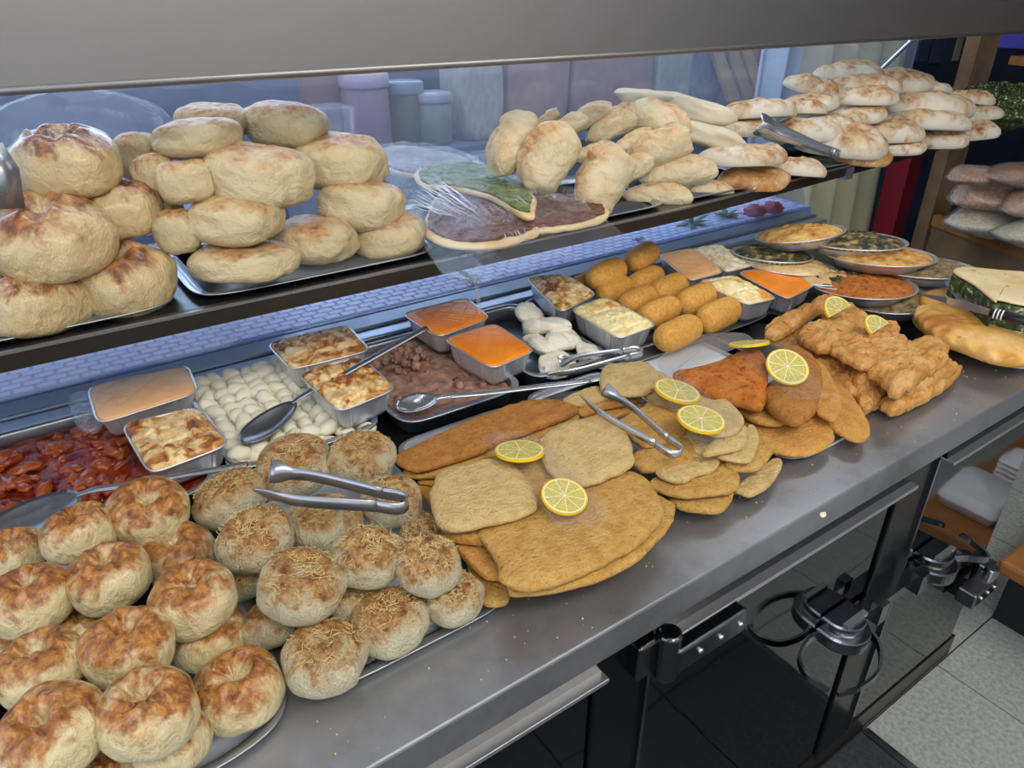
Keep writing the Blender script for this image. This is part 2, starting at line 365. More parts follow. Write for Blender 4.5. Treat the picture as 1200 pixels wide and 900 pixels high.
M['pith'] = plain('lemon_pith', 'efe8c0', .5); M['rind'] = plain('lemon_rind', 'ecc51c', .4, 0, .3, 8)
M['blackp'] = plain('black_plastic', '101114', .35); M['whitep'] = plain('white_plastic', 'e6e8ea', .4)
M['wood'] = plain('rack_wood', '6c5440', .6, 0, .3, 30, '8a6e52', 6)
M['woodl'] = plain('orange_wood', '8a5a2c', .5, 0, .2, 30, 'a8733e', 6)
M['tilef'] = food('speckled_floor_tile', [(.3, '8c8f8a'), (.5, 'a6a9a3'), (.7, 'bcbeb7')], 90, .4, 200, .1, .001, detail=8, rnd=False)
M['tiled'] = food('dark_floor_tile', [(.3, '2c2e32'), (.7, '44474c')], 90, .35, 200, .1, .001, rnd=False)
M['grout'] = plain('grout', '24231f', .8)
M['wall'] = plain('painted_wall', 'd8dbe0', .7, 0, .1, 20)

# ------------------------------------------------------------------ setting
fl = bx('floor', -2.6, 6.2, -1.7, 4.8, -.06, -.006, M['grout'], kind='structure')
me_l = None
T = .3275
def tile_mesh(m):
    v, f = boxv(.002, T-.002, .002, T-.002, -.005, 0); return mesh('floor_tile', v, f, m, False)
tl, td = tile_mesh(M['tilef']), tile_mesh(M['tiled'])
for i in range(-5, 9):
    for j in range(-6, 2):
        x = 1.333+i*T; y = .453+(j-1)*T
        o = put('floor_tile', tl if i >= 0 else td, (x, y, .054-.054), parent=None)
        o.parent = fl; o.matrix_parent_inverse = Matrix.Translation(-fl.location)
bx('trim_1', 1.318, 1.338, -1.5, .448, 0, .006, M['chrome'], kind='structure')
bx('ceiling', -2.6, 6.2, -1.7, 4.8, 2.75, 2.85, M['wall'], kind='structure')
bx('wall_back', -2.6, 6.2, -1.8, -1.7, 0, 2.75, M['wall'], kind='structure')
bx('wall_right', 6.2, 6.3, -1.7, 4.8, 0, 2.75, plain('dark_wall', '26282e', .5, 0, .1, 20), kind='structure')
M['bgwall'] = plain('blue_grey_panel', '5a6f90', .45, 0, .1, 6, '3c4c6a', 3)
bx('wall_front', -2.6, 6.2, 3.3, 3.38, 0, 1.62, M['bgwall'], kind='structure')
# ---- serving counter
ct = empty('serving_counter', (.6, .9, 0), label='long stainless steel serving counter with mirror doors that carries all the food', cat='counter')
XR = 1.93
bx('worktop', -.9, XR, .418, .62, .872, .92, M['worktop'], ct, .003)
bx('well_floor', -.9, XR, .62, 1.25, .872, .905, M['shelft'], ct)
bx('cabinet_body', -.9, 1.72, .49, 1.42, .07, .871, M['dark'], ct)
bx('plinth', -.9, 1.72, .455, .49, .0, .07, M['shelf'], ct)
v1 = []
bx('rear_ledge', -.9, XR+.1, 1.25, 1.29, .88, .938, M['ledge'], ct, .004)
bx('rear_rail', -.9, XR+.1, 1.29, 1.35, .88, .944, M['rail'], ct, .004)
for (a, c_, h) in ((-.55, .435, 1), (.535, 1.12, 1), (1.235, 1.70, 1)):
    d = bx('door', a, c_, .458, .475, .075, .80, M['door'], ct, .002)
    bx('door_edge', a, c_-.0, .425, .46, .815, .822, M['tool'], ct, .001)
    bx('grip_recess', a, c_-.0, .44, .46, .822, .86, M['post'], ct)
bx('frame_rail', -.9, 1.72, .47, .489, .80, .868, M['post'], ct)
for (a, c_) in ((.437, .533), (1.122, 1.233)):
    bx('post', a, c_, .452, .489, .06, .868, M['post'], ct, .003)
    bx('post_edge', c_-.006, c_, .446, .452, .08, .868, M['chrome'], ct)
# hinges and latches
def hinge(x0, x1, z, flip=1):
    v = [join([boxv(x0, x1, .405, .447, z-.012, z+.03), tube([(x0 if flip > 0 else x1, .425, z-.03), (x0 if flip > 0 else x1, .425, z+.05)], .016, 12),
         boxv(x0-.045*flip if flip > 0 else x1, x0 if flip > 0 else x1+.045, .43, .456, z-.02, z+.04)])]
    o = world_obj('hinge', v[0][0], v[0][1], M['chrome'], ct, False); b_ = o.modifiers.new('b', 'BEVEL'); b_.width = .004; b_.segments = 2
    for k in (.3, .6, .9):
        x = x0+(x1-x0)*k; vv, ff = tube([(x, .407, z+.01), (x, .402, z+.01)], .004, 8); put('screw', mesh('screw', [Vector(p)-(ct.location+o.location*0) for p in vv], ff, M['tool']), parent=o)
hinge(.535, .665, .79, 1); hinge(1.57, 1.675, .30, -1)
def latch(cx_, cz, s, horns):
    # chrome pull latch: D-shaped body standing out from the door, a smaller cap on it, two curved horns as handles
    def dplate(rx, ry, y0, z0, z1, nm, mat, par):
        pts = [Vector((cx_+rx*math.cos(PI+PI*k/24), y0+ry*math.sin(PI+PI*k/24), 0)) for k in range(25)]
        pts += [Vector((cx_+rx, .457, 0)), Vector((cx_-rx, .457, 0))]
        l = [[Vector((p.x, p.y, z0)) for p in ins(pts, .93)], [Vector((p.x, p.y, z0+.006)) for p in pts], [Vector((p.x, p.y, z1-.004)) for p in pts], [Vector((p.x, p.y, z1)) for p in ins(pts, .94)]]
        V, Fc = loft(l); return world_obj(nm, V, Fc, M[mat], par, False) if par is ct else put(nm, mesh(nm, [p-ct.location for p in V], Fc, M[mat], False), parent=par)
    o = dplate(.047, .05, .437, cz-.03, cz, 'latch', 'chrome', ct)
    dplate(.038, .040, .440, cz+.0, cz+.022, 'latch_cap', 'chrome', o)
    V, Fc = boxv(cx_-.03, cx_+.03, .412, .422, cz+.022, cz+.030); put('cover_bar', mesh('cover_bar', [Vector(p)-ct.location for p in V], Fc, M['tool'], False), parent=o)
    for h in horns:
        pts = smooth_path([Vector((a, b2, cz+c2)) for a, b2, c2 in h], 6); n = len(pts)
        V, Fc = ribbon(pts, (0, 0, 1), [.018-.008*i/n for i in range(n)], .005); put('handle', mesh('handle', [p-ct.location for p in V], Fc, M['chrome'], False), parent=o)
latch(1.02, .552, 1, [[(.985, .445, -.012), (.95, .452, -.012), (.905, .44, -.014), (.885, .41, -.018), (.90, .375, -.03)], [(1.065, .42, -.02), (1.055, .38, -.028), (1.01, .352, -.036), (.955, .352, -.04), (.92, .368, -.045)]])
latch(1.32, .552, -1, [[(1.36, .435, -.02), (1.40, .41, -.02), (1.44, .38, -.02), (1.45, .42, -.01), (1.44, .44, 0)]])
V, Fc = join([boxv(1.085, 1.275, .425, .452, .525, .548), boxv(1.10, 1.125, .41, .43, .52, .565), boxv(1.235, 1.26, .41, .43, .52, .565)]); world_obj('keeper', V, Fc, M['chrome'], ct, False)
def prism_x(x0, x1, poly):
    l = [[Vector((x, p[0], p[1])) for p in poly] for x in (x0, x1)]; return loft(l)
# ---- case glass
g = empty('display_case_glass', (1, 1.5, .97), label='clear front glass of the display case behind both levels of food', cat='glass')
V, Fc = join([prism_x(-1.0, 2.06, [(1.352, .945), (1.425, 1.139), (1.431, 1.139), (1.358, .945)]), prism_x(-1.0, 2.62, [(1.425, 1.141), (1.425, 1.9), (1.431, 1.9), (1.431, 1.141)])]); world_obj('front_pane', V, Fc, M['glass'], g, False)
V, Fc = tube([WY(1030, 84, 1.42), WY(1076, 40, 1.30)], .006, 8); world_obj('edge_strip', V, Fc, M['tool'], g, False)
# ---- upper shelf
us = empty('upper_shelf', (.9, 1.2, 1.13), label='dark steel upper shelf running the length of the case above the pans', cat='shelf')
def shelf_y(x): return 1.02 if x < 1.1 else 1.02+(x-1.1)*.08
xs = [-.95+i*.13 for i in range(28)]
def plank(y0f, y1f, z0, z1):
    lo = [[Vector((x, y0f(x), z0)), Vector((x, y1f(x), z0)), Vector((x, y1f(x), z1)), Vector((x, y0f(x), z1))] for x in xs]; return loft(lo)
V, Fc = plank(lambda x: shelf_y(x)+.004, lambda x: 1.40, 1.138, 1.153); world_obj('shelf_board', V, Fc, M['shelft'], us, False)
V, Fc = plank(lambda x: shelf_y(x), lambda x: shelf_y(x)+.018, 1.131, 1.156); world_obj('fascia', V, Fc, M['shelf'], us, False)
V, Fc = plank(lambda x: shelf_y(x)-.002, lambda x: shelf_y(x)+.003, 1.154, 1.158); world_obj('edge_strip', V, Fc, M['toolw'], us, False)
for x in (-.85, 1.78):
    bx('bracket', x, x+.03, shelf_y(x)-.003, 1.40, 1.122, 1.152, M['toolw'], us)
# ---- hood
hd = empty('hood', (.9, 1.2, 1.45), label='broad brushed steel hood band above the glass case', cat='hood')
V, Fc = prism_x(-1.2, 3.6, [(1.05, 1.452), (1.05, 1.95), (1.42, 1.95), (1.42, 1.90), (1.07, 1.90), (1.07, 1.452)]); world_obj('face', V, Fc, M['hood'], hd, False)
V, Fc = tube([(-1.2, 1.054, 1.451), (3.6, 1.054, 1.451)], .006, 10); world_obj('rolled_edge', V, Fc, M['hood'], hd)
lampm = plain('lamp_glow', 'f0f6ff', .5, 0, emit=6)
for a, c_ in ((-.5, .5), (.9, 1.9)):
    V, Fc = tube([(a, 1.25, 1.86), (c_, 1.25, 1.86)], .014, 12); t = world_obj('lamp_tube', V, Fc, lampm, hd)
    area('hood_lamp_light', ((a+c_)/2, 1.24, 1.83), ((a+c_)/2, 1.2, 1.1), 1.0, .06, 1.5, (.88, .94, 1))

# ------------------------------------------------------------------ mosaic ledge beyond the glass
lg = empty('outer_ledge', (.8, 1.75, .93), label='pale blue ledge of little mosaic blocks beyond the case glass', cat='ledge')
bx('ledge_slab', -1.0, 2.1, 1.36, 2.1, .90, .945, plain('ledge_grout', '8fa3d8', .6), lg)
parts = []
yy = 1.365; r = 0
while yy < 1.95:
    xx = -1.0+(r % 2)*.017
    while xx < 2.06:
        parts.append(boxv(xx, xx+.029, yy, yy+.017, .945, .9475+random.random()*.001)); xx += .035
    yy += .0215; r += 1
V, Fc = join(parts); world_obj('mosaic_block', V, Fc, plain('mosaic_block_blue', 'bccaf2', .5, 0, 0, 40, 'd2dcf8', 9), lg, False, kind='stuff')

# ------------------------------------------------------------------ trays and pans
def tray(name, cs, label, cat='tray', mat='tray', deep=.008, paper=None, rim=.016, group=None, n=48, thick=.0012, parent=None):
    l = rquad(cs, n)
    lo = [insd(l, rim+.004, -deep), insd(l, rim*.9, -deep*.9), insd(l, rim*.55, -deep*.15), insd(l, rim*.3), insd(l, .001), l, insd(l, 0, -thick*1.5), insd(l, rim*.3, -thick*1.5), insd(l, rim*.6, -deep*.3-thick), insd(l, rim+.004, -deep-thick)]
    V, Fc = loft(lo, True, True)
    Fc[-2] = tuple(reversed(Fc[-2])); 
    o = world_obj(name, V, Fc, M[mat], label=label, cat=cat, group=group)
    return o, l
ty = .9285
def trayr(x0, x1, y0, y1, label, z=ty, **k): return tray('serving_tray', rect(x0, x1, y0, y1, z), label, **k)
trayr(-.40, .098, .49, .88, 'steel tray under the shiny browned buns at the left')
trayr(.112, .362, .508, .90, 'steel tray under the cheese-topped buns')
V, Fc = slab(rquad(rect(.14, .335, .535, .86, .924)), .0012, R=4, amp=0, jag=0); world_obj('paper_sheet', V, Fc, M['paper'], label='white paper lining the tray of cheese-topped buns', cat='paper')
trayr(.375, .615, .525, .89, 'steel tray under the front stack of breaded cutlets', z=.927)
trayr(.63, .83, .50, .90, 'steel tray under the second stack of breaded cutlets', z=.927)
trayr(.845, 1.07, .50, .93, 'steel tray lined with paper under the reddish breaded cutlets', z=.9285)
V, Fc = slab(rquad(rect(.86, 1.07, .50, .90, .924)), .0012, R=4, amp=0, jag=0); world_obj('paper_sheet', V, Fc, M['paper'], label='white paper sticking out under the reddish breaded cutlets', cat='paper')
trayr(1.10, 1.34, .50, .93, 'steel tray under the battered chicken pieces')
trayr(.80, 1.30, .87, 1.12, 'steel tray under the golden potato rolls', z=.935)
l = closed_path(pl('740,360 790,440 900,510 1040,590 1200,655 1330,640 1400,520 1250,380 1000,320', .926, 850, 240, .2917), 56)
V, Fc = loft([insd(l, .02, -.003), insd(l, .01), l, insd(l, 0, -.003), insd(l, .02, -.006)]); world_obj('round_platter', V, Fc, M['tray'], label='round steel platter under the golden filled flatbread at the right', cat='platter')
# upper trays
tray('serving_tray', rect(-.3, .155, 1.045, 1.32, 1.164), 'steel tray under the big dark-glazed buns on the upper shelf', deep=.006)
tray('serving_tray', rect(.175, .58, 1.045, 1.34, 1.164), 'steel tray under the pile of smooth pale loaves on the upper shelf', deep=.006)
tray('serving_tray', rect(.60, .80, 1.0, 1.34, 1.164), 'steel tray under the film-wrapped flatbreads', deep=.006)
tray('serving_tray', rect(.82, 1.12, 1.045, 1.34, 1.164), 'steel tray under the folded dough parcels on the upper shelf', deep=.006)
tray('serving_tray', rect(1.13, 1.5, 1.05, 1.36, 1.164), 'steel tray under the floured turnovers nearest the folded parcels', deep=.006)
tray('serving_tray', rect(1.52, 2.27, 1.075, 1.37, 1.164), 'long steel tray under the tall pile of floured turnovers', deep=.006)

def pan(x0, x1, y0, y1, z, depth_, label, fz, fmat, fname, famp=.006):
    e = empty('food_pan', ((x0+x1)/2, (y0+y1)/2, z-depth_), label=label, cat='pan')
    l = rquad(rect(x0, x1, y0, y1, z), 48)
    lo = [insd(l, .018, -depth_), insd(l, .014, -.004), insd(l, .012), insd(l, .002), l, insd(l, 0, -.003), insd(l, .01, -.003), insd(l, .016, -depth_-.001)]
    V, Fc = loft(lo); Fc[-2] = tuple(reversed(Fc[-2])); world_obj('pan_body', V, Fc, M['pan'], e)
    o = None
    if fmat:
        l2 = ins(insd(l, .015), 1, fz)
        V, Fc = slab(l2, .02, 96, 40, famp, 38, 0, 40, low=.004, seed=x0*9); o = world_obj(fname, V, Fc, M[fmat], e)
    return e, l
pan(-.42, .142, .905, 1.245, .943, .03, 'deep steel pan of red stew at the left end', .928, 'sauce', 'red_stew', .009)
pan(.152, .395, .925, 1.245, .943, .03, 'deep steel pan filled with small potato dumplings', None, None, '')
pan(.41, .655, .90, 1.22, .943, .03, 'deep steel pan of brown minced meat', .934, 'meat', 'minced_meat', .007)
pan(.675, .86, .91, 1.235, .943, .03, 'steel pan of folded white dough pieces between orange and pale foil pans', None, None, '')
pan(.87, 1.34, .80+.33, 1.235, .941, .02, 'narrow steel pan behind the golden rolls', None, None, '')
# stew chunks
def blob_mesh(name, m, seed, nu=18, nv=12, amp=.25, fr=1.5, sx=1, sy=1, sz=1):
    V = []; Fc = []
    for j in range(nv+1):
        th = PI*j/nv
        for i in range(nu):
            a = 2*PI*i/nu; d = Vector((math.sin(th)*math.cos(a), math.sin(th)*math.sin(a), math.cos(th)))
            r = 1+amp*fb(d.x*fr+seed, d.y*fr, d.z*fr+seed*3, 3); V.append(Vector((d.x*r*sx, d.y*r*sy, d.z*r*sz)))
    for j in range(nv):
        for i in range(nu):
            k = (i+1) % nu; Fc.append((j*nu+i, (j+1)*nu+i, (j+1)*nu+k, j*nu+k))
    return mesh(name, V, Fc, m)
stew = [o for o in bpy.data.objects if o.name == 'food_pan'][0]
parts = []
blobs = [blob_mesh('chunk_shape', M['chunk'], s, 12, 8, .5, 1.6) for s in range(5)]
for k in range(260):
    x = random.uniform(-.36, .12); y = random.uniform(.93, 1.22); s = random.uniform(.005, .014)
    me = random.choice(blobs); R = Matrix.Rotation(random.random()*6, 3, 'Z') @ Matrix.Diagonal((1.5, .8, .6)) @ Matrix.Rotation(random.random()*3, 3, 'X')
    parts.append(([Vector((x, y, .928+s*.15)) + R @ (vv.co*s) for vv in me.vertices], [tuple(p.vertices) for p in me.polygons]))
V, Fc = join(parts); world_obj('stew_chunk', V, Fc, M['chunk'], stew, kind='stuff')
mp = [o for o in bpy.data.objects if o.get('label') == 'deep steel pan of brown minced meat'][0]
parts = []
for k in range(70):
    if k < 40: x = .52+random.gauss(0, .025); y = 1.11+random.gauss(0, .02); z = .945
    else: x = random.uniform(.43, .64); y = random.uniform(.92, 1.19); z = .934
    s = random.uniform(.003, .009); me = random.choice(blobs)
    parts.append(([Vector((x, y, z+s*.2)) + (vv.co*s) for vv in me.vertices], [tuple(p.vertices) for p in me.polygons]))
V, Fc = join(parts); world_obj('meat_lump', V, Fc, M['meat'], mp, kind='stuff')
# gnocchi
gm = [blob_mesh('gnocchi_shape', M['gnocchi'], s+20, 16, 10, .16, 1.2, 1.25, .9, .8) for s in range(4)]
k = 0
for lay in range(2):
    y = .945
    while y < 1.235:
        x = .168+(lay*.008)
        while x < .385:
            z = .928+lay*.012+.012*max(0, (y-1.0)*2)+random.uniform(-.002, .003)
            if lay == 0 or y > .96:
                s = random.uniform(.0125, .0165)
                put('potato_dumpling', random.choice(gm), (x+random.uniform(-.003, .003), y+random.uniform(-.003, .003), z), (random.uniform(-.5, .5), random.uniform(-.5, .5), random.random()*6), (s, s, s),
                    label='small pale potato dumpling in the heaped steel pan', cat='dumpling', group='potato dumplings in the pan')
            x += .028
        y += .028
# ------------------------------------------------------------------ foil pans
def dn(c): return c
def foil_pan(px, z, h, fill, label, score=0, dome=.004, amp=.0015, tilt=0):
    cs = pl(px, z); cen = sum(cs, Vector())/4
    e = empty('foil_pan', (cen.x, cen.y, z-h), label=label, cat='foil pan')
    l = rquad(cs, 160)
    def wav(l, a): 
        c = sum(l, Vector())/len(l)
        return [p+((p-c).normalized())*a*(1 if (i//2) % 2 else -1) for i, p in enumerate(l)]
    lo = [ins(l, .80, None, -h), wav(ins(l, .83, None, -h*.85), .0016), wav(ins(l, .90, None, -h*.3), .0022), wav(ins(l, .95, None, -.004), .0010), insd(l, .002, -.001), insd(l, 0, .0005), insd(l, -.0015, -.0015), insd(l, 0, -.003), insd(l, .003, -.002)]
    V, Fc = loft(lo, True, False); world_obj('foil_tray', V, Fc, M['foil'], e)
    ax = (cs[1]-cs[0]).normalized(); ay = (cs[3]-cs[0]).normalized()
    def shp(q, s):
        d = 0
        if score == 1:
            u = (q-cen).dot(ax); v = (q-cen).dot(ay)
            for w_ in (u+v*.9, u-v*.9): t = (w_/.036) % 1; t = min(t, 1-t)*.036; d -= .0012*math.exp(-(t/.0011)**2)
        if score == 2:
            u = (q-cen).dot(ax); v = (q-cen).dot(ay)
            for w_ in (u, v): t = (w_/.04+.5) % 1; t = min(t, 1-t)*.04; d -= .004*math.exp(-(t/.003)**2)
        return d*(1 if s < .93 else 0)
    l2 = [Vector((p.x, p.y, z+.003)) for p in insd(l, .0028)]
    V, Fc = slab(l2, .010, 120, 44, amp, 70, .004, 14, dome, seed=cen.x*5, shape=shp); world_obj('filling', V, Fc, M[fill], e)
    return e
foil_pan('101,453 220,427 233,459 114,497', .985, .038, 'brownor', 'foil pan of baked light orange filling by the red stew', 1, .003, .0008)
foil_pan('141,497 233,475 270,520 175,556', .980, .042, 'lattice', 'foil pan of browned cheese bake at the left, below the light orange one', 2, .004, .004)
foil_pan('312,402 407,380 435,410 340,433', 1.0, .05, 'lattice', 'foil pan of browned cheese bake behind its twin, against the rear ledge', 2, .005, .004)
foil_pan('347,437 423,417 465,455 397,483', .99, .045, 'lattice', 'foil pan of browned bake crossed by the spoon handle', 2, .006, .005)
foil_pan('470,367 547,348 575,372 513,395', .99, .045, 'orange', 'bright orange foil pan at the back left of its pair', 1, .003, .0006)
foil_pan('518,397 580,378 628,410 577,432', .985, .045, 'orange', 'bright orange foil pan in front of its twin by the minced meat', 1, .003, .0006)
foil_pan('615,325 662,321 700,344 657,366', .99, .045, 'lattice', 'foil pan with a dark scorched cheese top beside the pale one', 2, .005, .005)
foil_pan('667,362 710,347 771,380 725,397', .985, .045, 'palec', 'foil pan of pale yellow cheese bake in front of the golden rolls', 2, .005, .004)
foil_pan('770,297 812,290 850,318 808,329', .99, .045, 'brownor', 'foil pan of dull orange filling right behind the golden rolls', 0, .004, .0015)
foil_pan('810,291 840,286 890,309 850,319', .99, .04, 'grated', 'foil pan covered in white grated cheese', 0, .006, .004)
foil_pan('817,329 860,322 912,349 875,357', .985, .045, 'palec', 'foil pan of pale cheese bake between the grated one and bright orange one', 2, .005, .003)
foil_pan('863,319 908,311 956,333 923,351', .985, .045, 'orange', 'bright orange foil pan beside the round foil pans', 0, .004, .0006)
# ------------------------------------------------------------------ round foil pans
def round_pan(px, py, wpx, z, fill, label, tx=0, ty_=0, h=.026, rimw=.008, heap=.01):
    p = W(px, py, z); R = wpx/2*depth(p)/F
    e = empty('round_foil_pan', p, (tx, ty_, 0), label=label, cat='foil pan'); e.location.z -= 0
    n = 96; 
    def circ(r, zz, a=0): return [Vector((math.cos(2*PI*i/n)*(r+a*(1 if i % 2 else -1)), math.sin(2*PI*i/n)*(r+a*(1 if i % 2 else -1)), zz)) for i in range(n)]
    lo = [circ(R*.74, -h), circ(R*.8, -h*.6, .0006), circ(R*.93, -.004, .0012), circ(R*.94, -.001), circ(R*.985, 0), circ(R, .001, .0006), circ(R*1.005, -.001), circ(R*.99, -.003), circ(R*.95, -.004)]
    V, Fc = loft(lo, True, False); put('foil_tray', mesh('foil_tray', V, Fc, M['foil']), parent=e)
    pts = [Vector((math.cos(t*PI/6)*R*.92, math.sin(t*PI/6)*R*.92, .003)) for t in range(12)]
    V, Fc = slab(pts, .012, 80, 20, .006, 60, .02, 5, heap, seed=px*.1); put('filling', mesh('filling', V, Fc, M[fill]), parent=e)
RP = [(905, 297, 92, 1.0, 'darkh', 'round foil pan of charred herb filling at the back left of the stack', .0, .03),
 (937, 273, 100, 1.045, 'yellow', 'round foil pan with a thin golden crust, topmost at the back', .02, -.16),
 (1000, 281, 116, 1.035, 'darkh', 'round foil pan of dark herb filling at the back right', -.02, .0),
 (925, 310, 100, .985, 'bread', 'round foil pan of tan filling below the charred one', .0, .03),
 (958, 322, 104, .975, 'bread', 'round foil pan of tan crumb filling beside the bright orange foil pan', -.01, .03),
 (1030, 298, 122, 1.015, 'yellow', 'round foil pan heaped with golden yellow crumbs', -.02, .0),
 (982, 326, 110, .975, 'darkh', 'round foil pan of black filling in the middle of the stack', -.01, .02),
 (1078, 312, 118, .99, 'greygr', 'round foil pan of grey-green filling at the right rim of the stack', -.02, .0),
 (1010, 333, 118, .98, 'schnr', 'round foil pan of orange-brown filling under two others at the front', -.01, -.03),
 (1040, 349, 106, .955, 'greygr', 'round foil pan of greenish crumb filling, lowest at the front', -.0, -.08)]
for a in RP:
    a = list(a); top = 'topmost' in a[5]
    a[6], a[7] = (-.20, -.05) if top else (-.07+a[6], .05+a[7]); round_pan(*a)
# ------------------------------------------------------------------ buns
def bun_mesh(name, m, seed, H=.78, dim=.22, dr=.3, folds=7, sw=2.5, NU=64, NV=34, e1=.62, lump=.07, fa=.05):
    V = []; Fc = []
    rnd = random.Random(seed); ph = rnd.random()*6; ox, oy = rnd.uniform(-.12, .12), rnd.uniform(-.12, .12)
    for j in range(NV+1):
        t = -PI/2+PI*j/NV
        c, s = math.cos(t), math.sin(t)
        r0 = abs(c)**e1; z0 = (abs(s)**.8)*(1 if s > 0 else -1)*H*.5
        if s < 0: r0 = abs(c)**.42; 
        for i in range(NU):
            a = 2*PI*i/NU; x = math.cos(a)*r0; y = math.sin(a)*r0; z = z0
            k = 1+lump*fb(x*1.3+seed, y*1.3, z*1.3+seed, 2)
            if s > -.2:
                rr = math.hypot(x-ox*s, y-oy*s)
                d = math.exp(-(rr/dr)**2); z -= dim*d*max(0, s)
                fw = math.exp(-((rr-.42)/.28)**2)*max(0, s)
                z += fa*fw*math.sin(folds*a+sw*rr*3+ph+2*fb(x*2, y*2, seed))
                z += .05*math.exp(-((rr-.5)/.2)**2)*max(0, s)
            side = max(0, 1-abs(s)*1.3); k += .025*side*math.sin(5*a+ph+2*z)*fb(a, seed, 0, 1)
            z += .03*fb(x*2.2+seed*2, y*2.2, z*2, 3)*(1 if s > -.3 else .1)
            V.append(Vector((x*k, y*k, z)))
    for j in range(NV):
        for i in range(NU):
            q = (i+1) % NU; Fc.append((j*NU+i, j*NU+q, (j+1)*NU+q, (j+1)*NU+i))
    return mesh(name, V, Fc, m)
KN = [bun_mesh('knish_shape', M['knish'], s+1, .92, [.3, .22, .34, .26, .3][s], [.24, .34, .2, .28, .3][s], [6, 8, 5, 7, 6][s]) for s in range(5)]
CB = [bun_mesh('cheese_bun_shape', M['cheesebun'], s+31, .86, [.03, .0, .08, .05][s], .3, 4, lump=.12, fa=.03, e1=.72) for s in range(4)]
def rest(px, py, wpx, z, flat=.0):
    p = W(px, py, z); return p, wpx/2*depth(p)/F
def bun(name, meshes, i, px, py, wpx, z, label, cat, group, tilt=.18, hs=1.0, dark=None):
    p, R = rest(px, py, wpx, z); R *= .97
    o = put(name, meshes[i % len(meshes)], p, (random.uniform(-tilt, tilt)-.08, random.uniform(-tilt, tilt), random.random()*6.28), (R, R, R*hs), label=label, cat=cat, group=group)
    return o, R
L1, L2 = .952, 1.0
G1 = 'shiny browned buns in the left tray'
for i, (px, py, w_, z, lb) in enumerate([
 (174, 598, 92, L2, 'shiny round bun with a scorched black patch, rearmost of the left tray'),
 (93, 624, 84, L2, 'browned round bun left of the scorched one at the back of the left tray'),
 (18, 648, 72, L1+.01, 'bun with a pale open dimple at the left edge, back row'),
 (128, 676, 96, L2, 'tall browned bun in the middle of the back rows, left tray'),
 (208, 648, 84, L1+.01, 'low golden bun at the right end of the back rows, left tray'),
 (36, 702, 98, L2, 'pale-sided bun with one dark brown spot at the left edge'),
 (226, 702, 100, L2, 'golden bun on top of another by the right rim of the left tray'),
 (246, 746, 88, L1, 'dark golden bun half hidden under the one at the right rim'),
 (150, 758, 106, L2, 'golden bun in the centre of the left tray'),
 (46, 782, 102, L2, 'golden bun at the left edge, third row from the front'),
 (279, 808, 106, L1, 'lone golden bun in the front right corner of the left tray'),
 (174, 834, 114, L2+.004, 'big bun with a brown swirl on top, front of the left tray'),
 (60, 858, 124, L2+.006, 'largest bun with a pale creased dimple, front left of the picture'),
 (200, 868, 92, L1, 'pale golden bun under the brown-swirled one at the front'),
 (96, 738, 66, L1, 'bun hardly seen in the gap left of the central bun, left tray'),
 (112, 812, 66, L1, 'bun hardly seen beneath the three front buns, left tray'),
 (122, 896, 72, L1, 'golden bun cut off by the bottom edge of the picture'),
 (-6, 752, 90, L1, 'bun peeking in at the left edge beneath the spotted one')]):
    bun('glazed_bun', KN, i, px, py, w_, z, lb, 'bun', G1, hs=1.4)
def strands(o, n, seed, R, hs, mat):
    rnd = random.Random(seed); parts = []
    for k in range(n):
        a = rnd.random()*6.28; r = R*.84*math.sqrt(rnd.random()); x = r*math.cos(a); y = r*math.sin(a)
        q = max(0, 1-(r/R)**2.8)**.5; z = R*hs*.43*q**.8+R*.03
        d = rnd.random()*6.28; L = rnd.uniform(.002, .006); s = .0004
        p = [Vector((x+math.cos(d)*L*t+rnd.uniform(-1, 1)*.0006, y+math.sin(d)*L*t, z+.0008*math.sin(t*3+d))) for t in (-1, -.3, .3, 1)]
        parts.append(ribbon(p, (0, .2, 1), .0006, .0005))
    V, Fc = join(parts); ob = put('grated_cheese', mesh('grated_cheese', [Vector((p.x/R, p.y/R, p.z/R/hs)) for p in V], Fc, mat, False), parent=o, kind='stuff')
M['strand'] = plain('cheese_strand', 'd9c080', .55)
G2 = 'cheese-topped buns in the middle tray'
for i, (px, py, w_, z, lb) in enumerate([
 (344, 546, 90, L2-.01, 'cheese-topped bun at the back behind the tongs'),
 (424, 538, 84, L2-.01, 'pale cheese-topped bun with a dark green spot, beside the potato dumplings'),
 (270, 584, 90, L1+.025, 'cheese-topped bun at the back left, under the end of the long spoon'),
 (300, 632, 92, L2, 'cheese-topped bun in front of the tongs tips'),
 (380, 614, 90, L1+.02, 'cheese-topped bun directly under the tongs'),
 (460, 588, 76, L1+.025, 'dark-browned cheese bun at the bend of the tongs'),
 (494, 624, 56, L1, 'small cheese bun between the tongs bend and the cutlets'),
 (354, 686, 104, L2, 'wrinkled cheese bun topmost at the front left of its tray'),
 (432, 652, 86, L2, 'smooth golden cheese bun in the middle of its tray'),
 (502, 662, 82, L2-.005, 'smooth bun with a brown cap beside the breaded cutlets'),
 (530, 700, 76, L1, 'cheese bun lowest at the right rim beside the cutlets'),
 (456, 728, 94, L1, 'cheese-topped bun at the right of the front row'),
 (380, 770, 104, L1, 'cheese-topped bun nearest the front corner of its tray'),
 (318, 730, 74, L1, 'plain pale bun under the wrinkled cheese bun'),
 (288, 674, 66, L1, 'bun showing only its rim beneath the second-row cheese bun'),
 (412, 706, 64, L1, 'bun half hidden in the centre gap of the cheese buns')]):
    o, R = bun('cheese_bun', CB, i, px, py, w_, z, lb, 'bun', G2, hs=1.32)
    strands(o, 190 if i not in (13,) else 5, i, R, 1.32, M['strand'])
